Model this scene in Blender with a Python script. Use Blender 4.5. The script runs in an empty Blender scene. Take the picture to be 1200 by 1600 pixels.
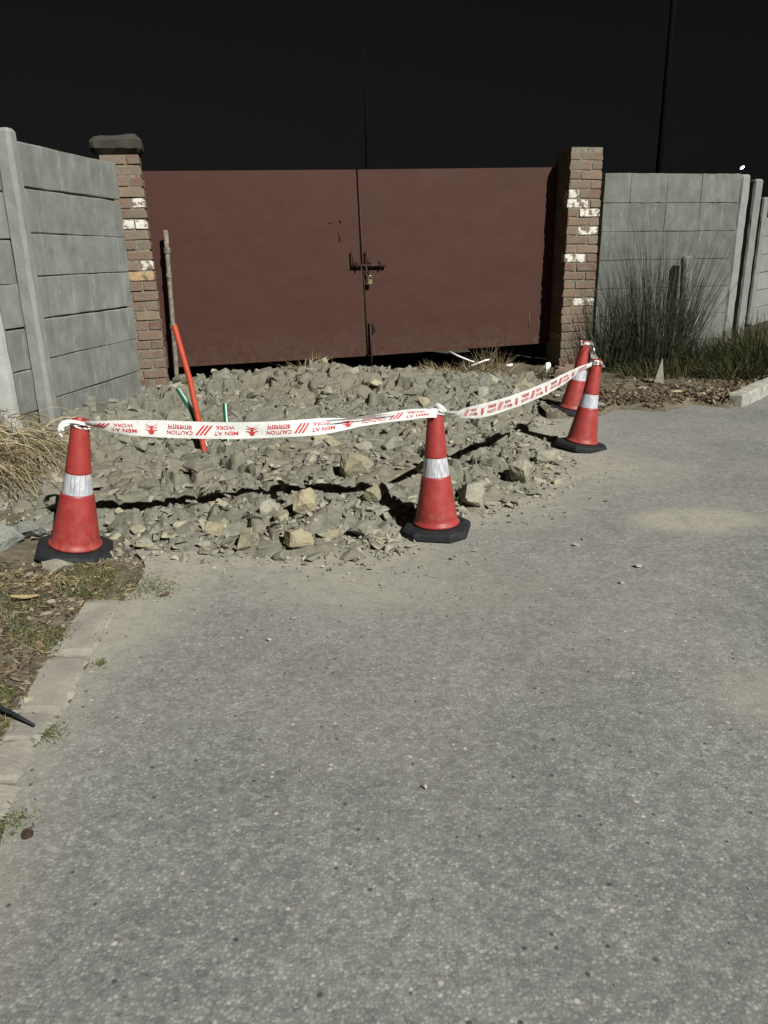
import bpy, bmesh, math, random
import numpy as np
from mathutils import Vector, Matrix, Euler

# ------------------------------------------------------------------ camera, world, sun, exposure
S = bpy.context.scene
C = S.collection
rad = math.radians

cam_d = bpy.data.cameras.new('camera')
cam = bpy.data.objects.new('camera', cam_d); C.objects.link(cam)
cam_d.sensor_fit = 'VERTICAL'; cam_d.sensor_height = 36.0; cam_d.sensor_width = 27.0
cam_d.lens = 27.045; cam_d.clip_start = 0.05; cam_d.clip_end = 600
cam.matrix_world = (Matrix.Translation((0, 0, 1.25)) @ Matrix.Rotation(rad(90 - 18.4), 4, 'X')
                    @ Matrix.Rotation(rad(-1.0), 4, 'Z'))
S.camera = cam

TO_SUN = Vector((0.70, -1.0, 1.0)).normalized()
SUN_EL = math.asin(TO_SUN.z)
SUN_AZ = math.atan2(TO_SUN.x, TO_SUN.y)            # clockwise from +Y
w = bpy.data.worlds.new('World'); S.world = w; w.use_nodes = True
nt = w.node_tree; nt.nodes.clear()
wo = nt.nodes.new('ShaderNodeOutputWorld'); bg = nt.nodes.new('ShaderNodeBackground')
sky = nt.nodes.new('ShaderNodeTexSky'); sky.sky_type = 'NISHITA'; sky.sun_disc = False
sky.sun_elevation = SUN_EL; sky.sun_rotation = SUN_AZ
hs = nt.nodes.new('ShaderNodeHueSaturation'); hs.inputs['Saturation'].default_value = 0.12
nt.links.new(sky.outputs[0], hs.inputs['Color']); nt.links.new(hs.outputs[0], bg.inputs[0])
bg.inputs[1].default_value = 0.0008
nt.links.new(bg.outputs[0], wo.inputs[0])

sun_d = bpy.data.lights.new('sun', 'SUN'); sun_d.energy = 4.0; sun_d.angle = rad(0.6)
sun_d.color = (1.0, 0.995, 0.925)
sun = bpy.data.objects.new('sun', sun_d); C.objects.link(sun)
sun.rotation_euler = (-TO_SUN).to_track_quat('-Z', 'Y').to_euler()
sun.location = (3, -4, 8)

S.view_settings.view_transform = 'Standard'; S.view_settings.look = 'None'
S.view_settings.gamma = 1.0; S.view_settings.use_curve_mapping = False
S.view_settings.exposure = 0.72

random.seed(7); rng = np.random.default_rng(11)

# ------------------------------------------------------------------ helpers
def new_obj(name, me, mat=None, parent=None):
    o = bpy.data.objects.new(name, me); C.objects.link(o)
    if mat is not None and me is not None and not me.materials: me.materials.append(mat)
    if parent is not None: o.parent = parent
    return o
def tag(o, label=None, cat=None, group=None, kind=None):
    if label: o['label'] = label
    if cat: o['category'] = cat
    if group: o['group'] = group
    if kind: o['kind'] = kind
    return o
def empty(name, loc=(0, 0, 0), rot=(0, 0, 0)):
    o = bpy.data.objects.new(name, None); C.objects.link(o)
    o.location = loc; o.rotation_euler = rot; o.empty_display_size = 0.1
    return o
def mesh(name, v, f, smooth=False):
    me = bpy.data.meshes.new(name)
    me.from_pydata([tuple(map(float, p)) for p in v], [], [tuple(map(int, q)) for q in f])
    me.update()
    if smooth: me.polygons.foreach_set('use_smooth', [True] * len(me.polygons))
    return me
def mesh_np(name, v, f, smooth=False):
    """v (N,3), f (M,k) arrays"""
    v = np.asarray(v, np.float32); f = np.asarray(f, np.int32); k = f.shape[1]
    me = bpy.data.meshes.new(name)
    me.vertices.add(len(v)); me.vertices.foreach_set('co', v.ravel())
    me.loops.add(f.size); me.loops.foreach_set('vertex_index', f.ravel())
    me.polygons.add(len(f))
    me.polygons.foreach_set('loop_start', np.arange(0, f.size, k, dtype=np.int32))
    me.polygons.foreach_set('use_smooth', np.full(len(f), smooth))
    me.update(calc_edges=True)
    return me
def bm_mesh(name, bm, smooth=False):
    me = bpy.data.meshes.new(name); bm.normal_update(); bm.to_mesh(me); bm.free()
    if smooth: me.polygons.foreach_set('use_smooth', [True] * len(me.polygons))
    return me
def box_bm(bm, x0, x1, y0, y1, z0, z1, M=None, bevel=0.0):
    r = bmesh.ops.create_cube(bm, size=1.0)
    vs = r['verts']
    for v in vs:
        v.co = Vector((x0 + (v.co.x + .5) * (x1 - x0), y0 + (v.co.y + .5) * (y1 - y0), z0 + (v.co.z + .5) * (z1 - z0)))
    if bevel:
        es = list({e for v in vs for e in v.link_edges})
        rr = bmesh.ops.bevel(bm, geom=es, offset=bevel, segments=1, affect='EDGES')
        vs = list({v for v in rr['verts']} | {v for v in vs if v.is_valid})
    if M is not None:
        for v in vs: v.co = M @ v.co
    return vs
def tube(pts, radii, seg=10, cap=True):
    """verts, faces of a tube along points"""
    pts = [Vector(p) for p in pts]; n = len(pts)
    if not hasattr(radii, '__len__'): radii = [radii] * n
    V = []; Fc = []; prev = None
    for i, p in enumerate(pts):
        t = (pts[min(i + 1, n - 1)] - pts[max(i - 1, 0)]).normalized()
        a = prev if prev is not None else (Vector((0, 0, 1)) if abs(t.z) < .9 else Vector((1, 0, 0)))
        a = (a - t * a.dot(t)).normalized(); prev = a; b = t.cross(a)
        for k in range(seg):
            th = 2 * math.pi * k / seg
            V.append(p + (a * math.cos(th) + b * math.sin(th)) * radii[i])
    for i in range(n - 1):
        for k in range(seg):
            k2 = (k + 1) % seg
            Fc.append((i * seg + k, i * seg + k2, (i + 1) * seg + k2, (i + 1) * seg + k))
    if cap:
        Fc.append(tuple(range(seg))[::-1]); Fc.append(tuple((n - 1) * seg + k for k in range(seg)))
    return V, Fc
def lathe(prof, seg=40):
    V = []; Fc = []
    for r, z in prof:
        for k in range(seg):
            th = 2 * math.pi * k / seg; V.append((r * math.cos(th), r * math.sin(th), z))
    for i in range(len(prof) - 1):
        for k in range(seg):
            k2 = (k + 1) % seg
            Fc.append((i * seg + k, i * seg + k2, (i + 1) * seg + k2, (i + 1) * seg + k))
    return V, Fc
def hash2(i, j, s):
    h = np.sin(i * 127.1 + j * 311.7 + s * 74.7) * 43758.5453
    return h - np.floor(h)
def vnoise(x, y, s=0):
    xi = np.floor(x); yi = np.floor(y); fx = x - xi; fy = y - yi
    fx = fx * fx * (3 - 2 * fx); fy = fy * fy * (3 - 2 * fy)
    a = hash2(xi, yi, s); b = hash2(xi + 1, yi, s); c = hash2(xi, yi + 1, s); d = hash2(xi + 1, yi + 1, s)
    return (a * (1 - fx) + b * fx) * (1 - fy) + (c * (1 - fx) + d * fx) * fy
def fbm(x, y, s=0, o=4):
    r = 0; a = .5
    for k in range(o):
        r = r + a * (vnoise(x, y, s + k * 3) - .5); x = x * 2.03 + 7; y = y * 2.03 + 3; a *= .5
    return r
def blocks(x, y, cell, off, tilt, s, crack=0.0, cw=.16):
    """broken-ground relief: voronoi clods, each with its own height and tilt, cracks between them"""
    gx = x / cell; gy = y / cell; ix = np.floor(gx); iy = np.floor(gy)
    best = np.full(x.shape, 1e9); second = np.full(x.shape, 1e9); h = np.zeros(x.shape)
    for di in (-1, 0, 1):
        for dj in (-1, 0, 1):
            ci = ix + di; cj = iy + dj
            px = ci + hash2(ci, cj, s); py = cj + hash2(ci, cj, s + 1)
            d = (gx - px) ** 2 + (gy - py) ** 2
            hh = (hash2(ci, cj, s + 2) - .5) * 2 * off + cell * tilt * 2 * ((hash2(ci, cj, s + 3) - .5) * (gx - px) + (hash2(ci, cj, s + 4) - .5) * (gy - py))
            m = d < best; second = np.where(m, best, np.minimum(second, d)); best = np.where(m, d, best); h = np.where(m, hh, h)
    if crack:
        e_ = np.clip((np.sqrt(second) - np.sqrt(best)) / cw, 0, 1); h = h - crack * (1 - e_) ** 1.5
    return h

# ------------------------------------------------------------------ materials
class N:
    def __init__(s, name):
        s.m = bpy.data.materials.new(name); s.m.use_nodes = True
        s.t = s.m.node_tree; s.b = s.t.nodes['Principled BSDF']; s.b.inputs['Specular IOR Level'].default_value = 0.25
    def n(s, ty, **kw):
        x = s.t.nodes.new(ty)
        for k, v in kw.items(): setattr(x, k, v)
        return x
    def l(s, a, b): s.t.links.new(a, b)
    def co(s, kind='Object', scale=(1, 1, 1)):
        c = s.n('ShaderNodeTexCoord'); mp = s.n('ShaderNodeMapping'); mp.inputs['Scale'].default_value = scale
        s.l(c.outputs[kind], mp.inputs[0]); return mp.outputs[0]
    def world(s, scale=(1, 1, 1)):
        c = s.n('ShaderNodeNewGeometry'); mp = s.n('ShaderNodeMapping'); mp.inputs['Scale'].default_value = scale
        s.l(c.outputs['Position'], mp.inputs[0]); return mp.outputs[0]
    def noise(s, v, scale, detail=4, rough=.55):
        x = s.n('ShaderNodeTexNoise'); x.inputs['Scale'].default_value = scale; x.inputs['Detail'].default_value = detail
        x.inputs['Roughness'].default_value = rough; s.l(v, x.inputs['Vector']); return x.outputs['Fac']
    def vor(s, v, scale, out='Distance', rnd=1.0):
        x = s.n('ShaderNodeTexVoronoi'); x.inputs['Scale'].default_value = scale; x.inputs['Randomness'].default_value = rnd
        s.l(v, x.inputs['Vector']); return x.outputs[out]
    def ramp(s, f, stops, interp='LINEAR'):
        r = s.n('ShaderNodeValToRGB'); e = r.color_ramp; e.interpolation = interp
        while len(e.elements) < len(stops): e.elements.new(.5)
        for el, (p, c) in zip(e.elements, stops):
            el.position = p; el.color = (c, c, c, 1) if not hasattr(c, '__len__') else tuple(c) + (1,)
        s.l(f, r.inputs[0]); return r.outputs[0]
    def mix(s, f, a, b, blend='MIX'):
        x = s.n('ShaderNodeMix'); x.data_type = 'RGBA'; x.blend_type = blend
        for i, val in ((0, f), (6, a), (7, b)):
            if hasattr(val, 'is_output'): s.l(val, x.inputs[i])
            elif i == 0: x.inputs[0].default_value = val
            else: x.inputs[i].default_value = tuple(val) + (1,) if len(val) == 3 else val
        return x.outputs[2]
    def math(s, op, a, b=0.0):
        x = s.n('ShaderNodeMath'); x.operation = op
        for i, val in ((0, a), (1, b)):
            if hasattr(val, 'is_output'): s.l(val, x.inputs[i])
            else: x.inputs[i].default_value = val
        return x.outputs[0]
    def bump(s, h, strength=.5, dist=.01, prev=None):
        x = s.n('ShaderNodeBump'); x.inputs['Strength'].default_value = strength; x.inputs['Distance'].default_value = dist
        s.l(h, x.inputs['Height'])
        if prev is not None: s.l(prev, x.inputs['Normal'])
        return x.outputs[0]
    def out(s, col=None, rough=None, normal=None, **kw):
        for key, val in (('Base Color', col), ('Roughness', rough), ('Normal', normal)):
            if val is None: continue
            if hasattr(val, 'is_output'): s.l(val, s.b.inputs[key])
            else: s.b.inputs[key].default_value = val if not isinstance(val, tuple) or len(val) == 4 else val + (1,)
        for k, v in kw.items(): s.b.inputs[k].default_value = v
        return s.m

def simple(name, col, rough=.8, var=.25, scale=30, bump=.15, dist=.003, **kw):
    k = N(name); v = k.co(); f = k.noise(v, scale, 5)
    lo = tuple(c * (1 - var) for c in col); hi = tuple(min(1, c * (1 + var)) for c in col)
    c = k.ramp(f, [(.3, lo), (.7, hi)])
    return k.out(c, rough, k.bump(f, bump, dist), **kw)

def asphalt_mat():
    k = N('worn_asphalt'); v = k.world()
    cell = k.vor(v, 118, 'Color'); sep = k.n('ShaderNodeSeparateColor'); k.l(cell, sep.inputs[0])
    dist = k.vor(v, 118, 'Distance')
    stone = k.ramp(sep.outputs[0], [(0, .075), (.12, .13), (.45, .19), (.75, .24), (.93, .29), (1, .38)])
    warm = k.mix(.2, stone, (.235, .22, .17))
    binder = k.ramp(dist, [(.32, 0.0), (.6, 1.0)])
    c = k.mix(k.math('MULTIPLY', binder, .7), warm, (.125, .125, .117))
    cb = k.vor(v, 52, 'Color'); sb = k.n('ShaderNodeSeparateColor'); k.l(cb, sb.inputs[0])
    c = k.mix(.8, c, k.ramp(sb.outputs[0], [(0, .72), (.5, 1.0), (1, 1.3)]), 'MULTIPLY')
    fine = k.noise(v, 420, 3, .7)
    c = k.mix(.28, c, k.ramp(fine, [(.3, .05), (.7, .36)]), 'MIX')
    big = k.noise(v, 1.4, 5, .6)
    c = k.mix(1.0, c, k.ramp(big, [(.25, .80), (.75, 1.18)]), 'MULTIPLY')
    blot = k.noise(v, 9, 4, .6)
    c = k.mix(1.0, c, k.ramp(blot, [(.3, .9), (.7, 1.1)]), 'MULTIPLY')
    # dust trodden onto the road
    at = k.n('ShaderNodeAttribute', attribute_name='dust')
    dn = k.noise(v, 14, 6, .7)
    dm = k.math('MULTIPLY', at.outputs['Fac'], k.ramp(dn, [(.25, 0.25), (.58, 1.0)]))
    dust = k.mix(k.noise(v, 60, 4), (.235, .22, .183), (.36, .338, .282))
    c = k.mix(dm, c, dust)
    # pale and dark chips
    cell2 = k.vor(v, 34, 'Color'); s2 = k.n('ShaderNodeSeparateColor'); k.l(cell2, s2.inputs[0]); d2 = k.vor(v, 34, 'Distance')
    near = k.ramp(d2, [(.13, 1.0), (.22, 0.0)])
    pale = k.math('MULTIPLY', near, k.ramp(s2.outputs[0], [(.93, 0.0), (.95, .9)]))
    dark = k.math('MULTIPLY', near, k.ramp(s2.outputs[1], [(.88, 0.0), (.90, .85)]))
    c = k.mix(pale, c, (.42, .40, .36)); c = k.mix(dark, c, (.045, .045, .044))
    hgt = k.math('ADD', k.math('MULTIPLY', k.ramp(dist, [(.1, 1.0), (.7, 0.0)]), sep.outputs[1]), k.math('MULTIPLY', fine, .5))
    nb = k.bump(hgt, .5, .0022)
    nb = k.bump(k.noise(v, 5, 4), .10, .02, nb)
    return k.out(c, .92, nb, **{'Specular IOR Level': .2})

def soil_mat(name, a, b, c3, sc=18):
    k = N(name); v = k.world(); f = k.noise(v, sc, 7, .65); g = k.noise(v, 2.2, 4)
    c = k.ramp(f, [(.25, a), (.5, b), (.78, c3)])
    c = k.mix(1.0, c, k.ramp(g, [(.3, .8), (.7, 1.2)]), 'MULTIPLY')
    nb = k.bump(k.noise(v, 120, 5, .7), .6, .006); nb = k.bump(f, .6, .02, nb)
    return k.out(c, .97, nb, **{'Specular IOR Level': .1})

def rubble_mat(name, island, tint=(1, 1, 1)):
    k = N(name); v = k.world()
    if island == 'island': r = k.n('ShaderNodeNewGeometry').outputs['Random Per Island']
    elif island == 'object': r = k.n('ShaderNodeObjectInfo').outputs['Random']
    else: r = k.noise(v, 3, 3)
    T = lambda c: tuple(a * b for a, b in zip(c, tint))
    c = k.ramp(r, [(0, T((.15, .145, .12))), (.35, T((.21, .203, .166))), (.62, T((.26, .25, .203))), (.85, T((.305, .284, .222))), (1, T((.335, .295, .21)))])
    f = k.noise(v, 55, 6, .65)
    c = k.mix(1.0, c, k.ramp(f, [(.25, .68), (.5, 1.0), (.8, 1.25)]), 'MULTIPLY')
    g = k.noise(v, 6, 4); c = k.mix(k.ramp(g, [(.5, 0.0), (.72, .5)]), c, T((.22, .19, .14)))
    nb = k.bump(k.noise(v, 160, 4, .7), .5, .004); nb = k.bump(f, .6, .012, nb)
    return k.out(c, .96, nb, **{'Specular IOR Level': .12})

def mound_mat():
    k = N('broken_shale_soil'); v = k.world()
    f = k.noise(v, 22, 7, .68); g = k.noise(v, 1.5, 4)
    c = k.ramp(f, [(.25, (.105, .102, .083)), (.5, (.160, .155, .127)), (.8, (.225, .217, .176))])
    c = k.mix(k.ramp(g, [(.46, 0.0), (.66, .6)]), c, (.185, .158, .115))
    nb = k.bump(k.noise(v, 110, 5, .65), .45, .006)
    nb = k.bump(f, .55, .018, nb)
    return k.out(c, .97, nb, **{'Specular IOR Level': .1})

def concrete_mat(name, base, streak=True, blotch=.25, painted=False, muddy=True):
    k = N(name); v = k.world(); ob = k.n('ShaderNodeObjectInfo').outputs['Random']
    f = k.noise(v, 7, 6, .6); fine = k.noise(v, 140, 4, .7)
    lo = tuple(c * (1 - blotch) for c in base); hi = tuple(c * (1 + blotch * .8) for c in base)
    c = k.ramp(f, [(.28, lo), (.72, hi)])
    c = k.mix(1.0, c, k.ramp(ob, [(0, .88), (1, 1.1)]), 'MULTIPLY')
    c = k.mix(1.0, c, k.ramp(fine, [(.3, .86), (.7, 1.12)]), 'MULTIPLY')
    if streak:
        s = k.noise(k.world((7, 7, .7)), 2.4, 3, .5)
        c = k.mix(k.ramp(s, [(.60, 0.0), (.64, .5), (.665, .0)]), c, tuple(min(.6, q * 1.7) for q in base))
        s2 = k.noise(k.world((5, 5, .35)), 1.3, 4, .6)
        c = k.mix(k.ramp(s2, [(.5, 0.0), (.75, .35)]), c, tuple(q * .55 for q in base))
    zz = k.n('ShaderNodeSeparateXYZ'); k.l(k.world(), zz.inputs[0])
    mud = k.math('MULTIPLY', k.ramp(zz.outputs[2], [(.08, 1.0), (.5, 0.0)]), k.ramp(k.noise(v, 13, 6, .7), [(.42, 0.0), (.68, .75)]))
    if muddy: c = k.mix(mud, c, (.125, .11, .082))
    if painted:
        p = k.noise(v, 22, 5, .6); c = k.mix(k.ramp(p, [(.66, 0.0), (.70, .85)]), c, (.055, .055, .05))
    nb = k.bump(fine, .25, .003); nb = k.bump(k.noise(v, 30, 5), .3, .006, nb)
    return k.out(c, .93, nb, **{'Specular IOR Level': .15})

def brick_mat():
    k = N('weathered_brick'); v = k.world(); r = k.n('ShaderNodeObjectInfo').outputs['Random']
    c = k.ramp(r, [(0, (.115, .05, .038)), (.25, (.16, .075, .055)), (.5, (.20, .12, .085)), (.8, (.23, .165, .12)), (1, (.13, .06, .045))])
    f = k.noise(v, 45, 5, .6); c = k.mix(1.0, c, k.ramp(f, [(.25, .72), (.75, 1.25)]), 'MULTIPLY')
    g = k.noise(v, 9, 6, .68); c = k.mix(k.ramp(g, [(.33, .08), (.56, .88)]), c, (.155, .133, .103))
    nb = k.bump(f, .7, .008); nb = k.bump(k.noise(v, 150, 4), .4, .003, nb)
    return k.out(c, .95, nb, **{'Specular IOR Level': .1})

def gate_mat():
    k = N('red_oxide_paint'); v = k.world()
    f = k.noise(v, 3.0, 5, .6); c = k.ramp(f, [(.25, (.046, .0176, .0124)), (.5, (.051, .0192, .0132)), (.78, (.056, .0208, .0142))])
    g = k.noise(k.world((9, 9, .8)), 1.5, 5, .65); c = k.mix(k.ramp(g, [(.5, 0.0), (.8, .35)]), c, (.045, .027, .020))
    p = k.noise(v, 38, 5, .7); c = k.mix(k.ramp(p, [(.73, 0.0), (.78, .5)]), c, (.075, .055, .045))
    low = k.n('ShaderNodeSeparateXYZ'); k.l(k.world(), low.inputs[0])
    sp = k.noise(v, 16, 6, .7)
    dirt = k.math('MULTIPLY', k.ramp(low.outputs[2], [(.25, 1.0), (.62, 0.0)]), k.ramp(sp, [(.4, 0.0), (.75, .6)]))
    c = k.mix(dirt, c, (.085, .065, .05))
    nb = k.bump(k.noise(v, 2.2, 3), .35, .03); nb = k.bump(k.noise(v, 260, 3), .08, .002, nb)
    return k.out(c, .62, nb, **{'Specular IOR Level': .25})

def cone_mat():
    k = N('red_cone_plastic'); v = k.co(); f = k.noise(v, 14, 6, .65)
    c = k.ramp(f, [(.3, (.225, .025, .023)), (.55, (.285, .033, .030)), (.8, (.315, .042, .037))])
    z = k.n('ShaderNodeSeparateXYZ'); k.l(v, z.inputs[0])
    d = k.math('MULTIPLY', k.ramp(z.outputs[2], [(.03, 1.0), (.26, .06)]), k.ramp(k.noise(v, 26, 6, .7), [(.46, 0.0), (.74, .5)]))
    c = k.mix(d, c, (.27, .15, .11))
    sc = k.noise(k.co(scale=(1, 1, .2)), 90, 3); c = k.mix(k.ramp(sc, [(.66, 0.0), (.74, .3)]), c, (.42, .13, .11))
    return k.out(c, k.ramp(f, [(.3, .42), (.7, .6)]), k.bump(k.noise(v, 60, 3), .06, .002), **{'Specular IOR Level': .4})

def band_mat():
    k = N('reflective_sleeve'); v = k.co('UV'); sx = k.n('ShaderNodeSeparateXYZ'); k.l(v, sx.inputs[0])
    a = k.noise(k.co('UV', (46, 1.2, 1)), 1.0, 2, .4)
    c = k.ramp(a, [(.30, (.30, .31, .34)), (.46, (.42, .43, .48)), (.53, (.70, .70, .73)), (.60, (.40, .40, .46)), (.75, (.52, .52, .58))])
    ck = k.n('ShaderNodeTexChecker'); ck.inputs['Scale'].default_value = 1.0
    k.l(k.co('UV', (110, 9, 1)), ck.inputs['Vector'])
    c = k.mix(.10, c, ck.outputs['Color'], 'MULTIPLY')
    return k.out(c, .38, k.bump(a, .35, .004), **{'Specular IOR Level': .6, 'Metallic': .15})

def tape_mat():
    k = N('white_plastic_film'); v = k.world(); f = k.noise(v, 45, 4, .6)
    c = k.ramp(f, [(.3, (.70, .70, .69)), (.6, (.80, .80, .79))])
    k.out(c, .45, k.bump(k.noise(k.world((1, 1, .35)), 70, 4, .6), .5, .006), **{'Specular IOR Level': .35})
    tr = k.n('ShaderNodeBsdfTranslucent'); tr.inputs[0].default_value = (.6, .6, .58, 1)
    mx = k.n('ShaderNodeMixShader'); mx.inputs[0].default_value = .22
    o = k.t.nodes['Material Output']
    k.l(k.b.outputs[0], mx.inputs[1]); k.l(tr.outputs[0], mx.inputs[2]); k.l(mx.outputs[0], o.inputs[0])
    return k.m

def blade_mat(name, stops, trans=.25):
    k = N(name); r = k.n('ShaderNodeNewGeometry').outputs['Random Per Island']
    c = k.ramp(r, stops); k.out(c, .7, None, **{'Specular IOR Level': .2})
    tr = k.n('ShaderNodeBsdfTranslucent'); k.l(c, tr.inputs[0])
    mx = k.n('ShaderNodeMixShader'); mx.inputs[0].default_value = trans
    k.l(k.b.outputs[0], mx.inputs[1]); k.l(tr.outputs[0], mx.inputs[2]); k.l(mx.outputs[0], k.t.nodes['Material Output'].inputs[0])
    return k.m

m_asphalt = asphalt_mat()
m_ground = soil_mat('dark_earth', (.035, .03, .022), (.06, .052, .038), (.10, .085, .06))
m_verge = soil_mat('verge_earth', (.06, .05, .035), (.12, .103, .074), (.20, .175, .13), 24)
m_mound = mound_mat()
m_rock = rubble_mat('grey_shale_rock', 'object')
m_rub = rubble_mat('grey_shale_rubble', 'island')
m_boulder = rubble_mat('ochre_sandstone', 'object', (1.14, 1.08, .93))
m_slab = rubble_mat('grey_slate', 'none', (.92, .98, 1.08))
m_panel = concrete_mat('precast_concrete', (.205, .212, .20))
m_panel_r = concrete_mat('darker_precast', (.135, .142, .131))  # darker tone of precast for the right wall panels
m_post = concrete_mat('post_concrete', (.225, .229, .22), streak=False, blotch=.15)
m_post_p = concrete_mat('peeling_post_concrete', (.33, .33, .315), streak=False, blotch=.2, painted=True)
m_stub = concrete_mat('stained_post_concrete', (.17, .17, .158), streak=False, blotch=.3, painted=True)
m_kerb = concrete_mat('kerb_concrete', (.255, .238, .208), streak=False, blotch=.2, muddy=False)
m_kerb_w = concrete_mat('pale_kerb_concrete', (.36, .35, .32), streak=False, blotch=.25)
m_cap = concrete_mat('dimmed_cement_cap', (.052, .049, .040), streak=False)  # cement darkened in its colour, for the lamplight fading at the pillar top
m_brick = brick_mat()
def wash_mat(name, wash):
    k = N(name); v = k.world(); f = k.noise(v, 45, 5, .6); g = k.noise(v, 17, 6, .75)
    c = k.mix(k.ramp(g, [(.44, 0.0), (.50, 1.0)]), (.16, .12, .09), wash); c = k.mix(1.0, c, k.ramp(f, [(.25, .75), (.75, 1.1)]), 'MULTIPLY')
    return k.out(c, .93, k.bump(f, .6, .008))
m_wbrick = wash_mat('whitewashed_brick', (.60, .57, .52))
m_obrick = wash_mat('ochre_brick', (.36, .25, .15))
m_mortar = simple('mortar', (.165, .147, .115), .95, .35, 40, .6, .008)
m_gate = gate_mat()
m_iron = simple('dark_red_iron', (.038, .018, .015), .6, .4, 60, .2)
m_brass = simple('worn_brass', (.42, .34, .18), .35, .2, 60, .1, Metallic=.8)
m_steel = simple('steel', (.5, .5, .48), .35, .2, 60, .1, Metallic=.9)
m_ipipe = simple('flaked_grey_paint', (.165, .145, .115), .8, .55, 26, .5, .004)
m_unlit = simple('unlit_pole_tone', (.005, .005, .005), 1.0, .2, **{'Specular IOR Level': 0.0})  # near-black colour stands in for poles that no light reaches
m_orange = simple('orange_duct_plastic', (.38, .055, .028), .42, .12, 20, .08)
m_orange_in = simple('orange_cut_end', (.68, .24, .17), .6, .1)
m_green = simple('green_duct_plastic', (.012, .115, .062), .42, .2, 20, .08)
m_stripe = simple('pale_green_stripe', (.50, .62, .55), .5, .1)
m_cone = cone_mat(); m_band = band_mat()
m_rubber = simple('black_rubber', (.016, .017, .020), .72, .35, 40, .25, .003)
m_tape = tape_mat()
m_print = simple('red_print', (.46, .035, .045), .5, .1)
m_pvc = simple('white_pvc', (.72, .71, .67), .5, .08)
m_rust = simple('rusted_steel', (.04, .024, .018), .8, .5, 60, .5)
m_brown = simple('brown_stone', (.10, .055, .042), .9, .3, 80, .4)
m_chip = rubble_mat('road_chips', 'island', (1.15, 1.12, 1.1))
m_dryg = blade_mat('dry_straw', [(0, (.11, .085, .045)), (.4, (.23, .185, .105)), (.75, (.33, .275, .165)), (1, (.44, .38, .25))], .15)
m_tallg = blade_mat('tall_green_grass', [(0, (.024, .030, .018)), (.5, (.046, .054, .032)), (.85, (.08, .085, .052)), (1, (.17, .15, .10))])
m_weed = blade_mat('green_weed', [(0, (.020, .026, .010)), (.5, (.040, .046, .018)), (.85, (.07, .066, .026)), (1, (.14, .115, .06))])
m_short = blade_mat('short_verge_grass', [(0, (.05, .075, .022)), (.45, (.095, .12, .04)), (.75, (.17, .165, .065)), (1, (.30, .25, .14))])
m_leaf = blade_mat('dead_leaves', [(0, (.04, .027, .018)), (.4, (.085, .058, .038)), (.75, (.15, .112, .072)), (1, (.30, .25, .165))], .1)

# ------------------------------------------------------------------ the setting: ground, road, verges, kerbs
gme = mesh('ground', [(-150, -150, -.03), (150, -150, -.03), (150, 150, -.03), (-150, 150, -.03)], [(0, 1, 2, 3)])
tag(new_obj('ground', gme, m_ground), 'bare dark earth around and beyond the gate', kind='structure')

LE = np.array([(-8, -.80), (.5, -.80), (1.40, -.87), (1.70, -.945), (2.07, -.975), (2.60, -1.0), (3.04, -1.03), (3.4, -1.2), (3.8, -1.5), (9, -1.6), (14, -1.6)])
def x_left(y):
    return np.interp(y, LE[:, 0], LE[:, 1]) + fbm(y * 3.1, y * 0 + 2.2, 4) * .10 + fbm(y * 14, y * 0 + 5, 9) * .03
TE = np.array([(-3, 6.0), (1.5, 6.0), (1.76, 6.12), (1.94, 6.36), (2.33, 6.26), (2.64, 6.48), (2.87, 6.27), (3.3, 6.72), (3.7, 7.2), (6, 9.7), (9, 12), (40, 12)])
def y_top(x):
    return np.interp(x, TE[:, 0], TE[:, 1]) + fbm(x * 4, x * 0 + 1.5, 21) * .12

FP = np.array([(-3.2, 3.75), (-1.9, 3.52), (-1.62, 3.44), (-1.40, 3.50), (-1.22, 3.36), (-1.14, 3.22), (-.7, 3.20), (-.22, 3.12), (0, 3.22), (.06, 3.5),
               (.25, 3.70), (.5, 3.72), (.81, 4.05), (1.08, 4.7), (1.12, 5.1), (1.22, 5.6), (1.34, 6.2), (1.55, 6.7), (1.85, 7.2), (2.3, 8.4)])
def edge_dist(x, y):
    """distance to the toe of the heap, positive inside"""
    d = np.full(np.shape(x), 1e9)
    for a, b in zip(FP[:-1], FP[1:]):
        ab = b - a; t = np.clip(((x - a[0]) * ab[0] + (y - a[1]) * ab[1]) / (ab @ ab), 0, 1)
        d = np.minimum(d, np.hypot(x - a[0] - t * ab[0], y - a[1] - t * ab[1]))
    yf = np.interp(x, FP[:, 0], FP[:, 1], right=20)
    return np.where(y > yf, d, -d)

def grid_mesh(name, X, Y, Z, smooth=True):
    r, c = X.shape; v = np.stack([X, Y, Z], -1).reshape(-1, 3)
    idx = np.arange(r * c).reshape(r, c)
    f = np.stack([idx[:-1, :-1], idx[:-1, 1:], idx[1:, 1:], idx[1:, :-1]], -1).reshape(-1, 4)
    return mesh_np(name, v, f, smooth)

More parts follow.
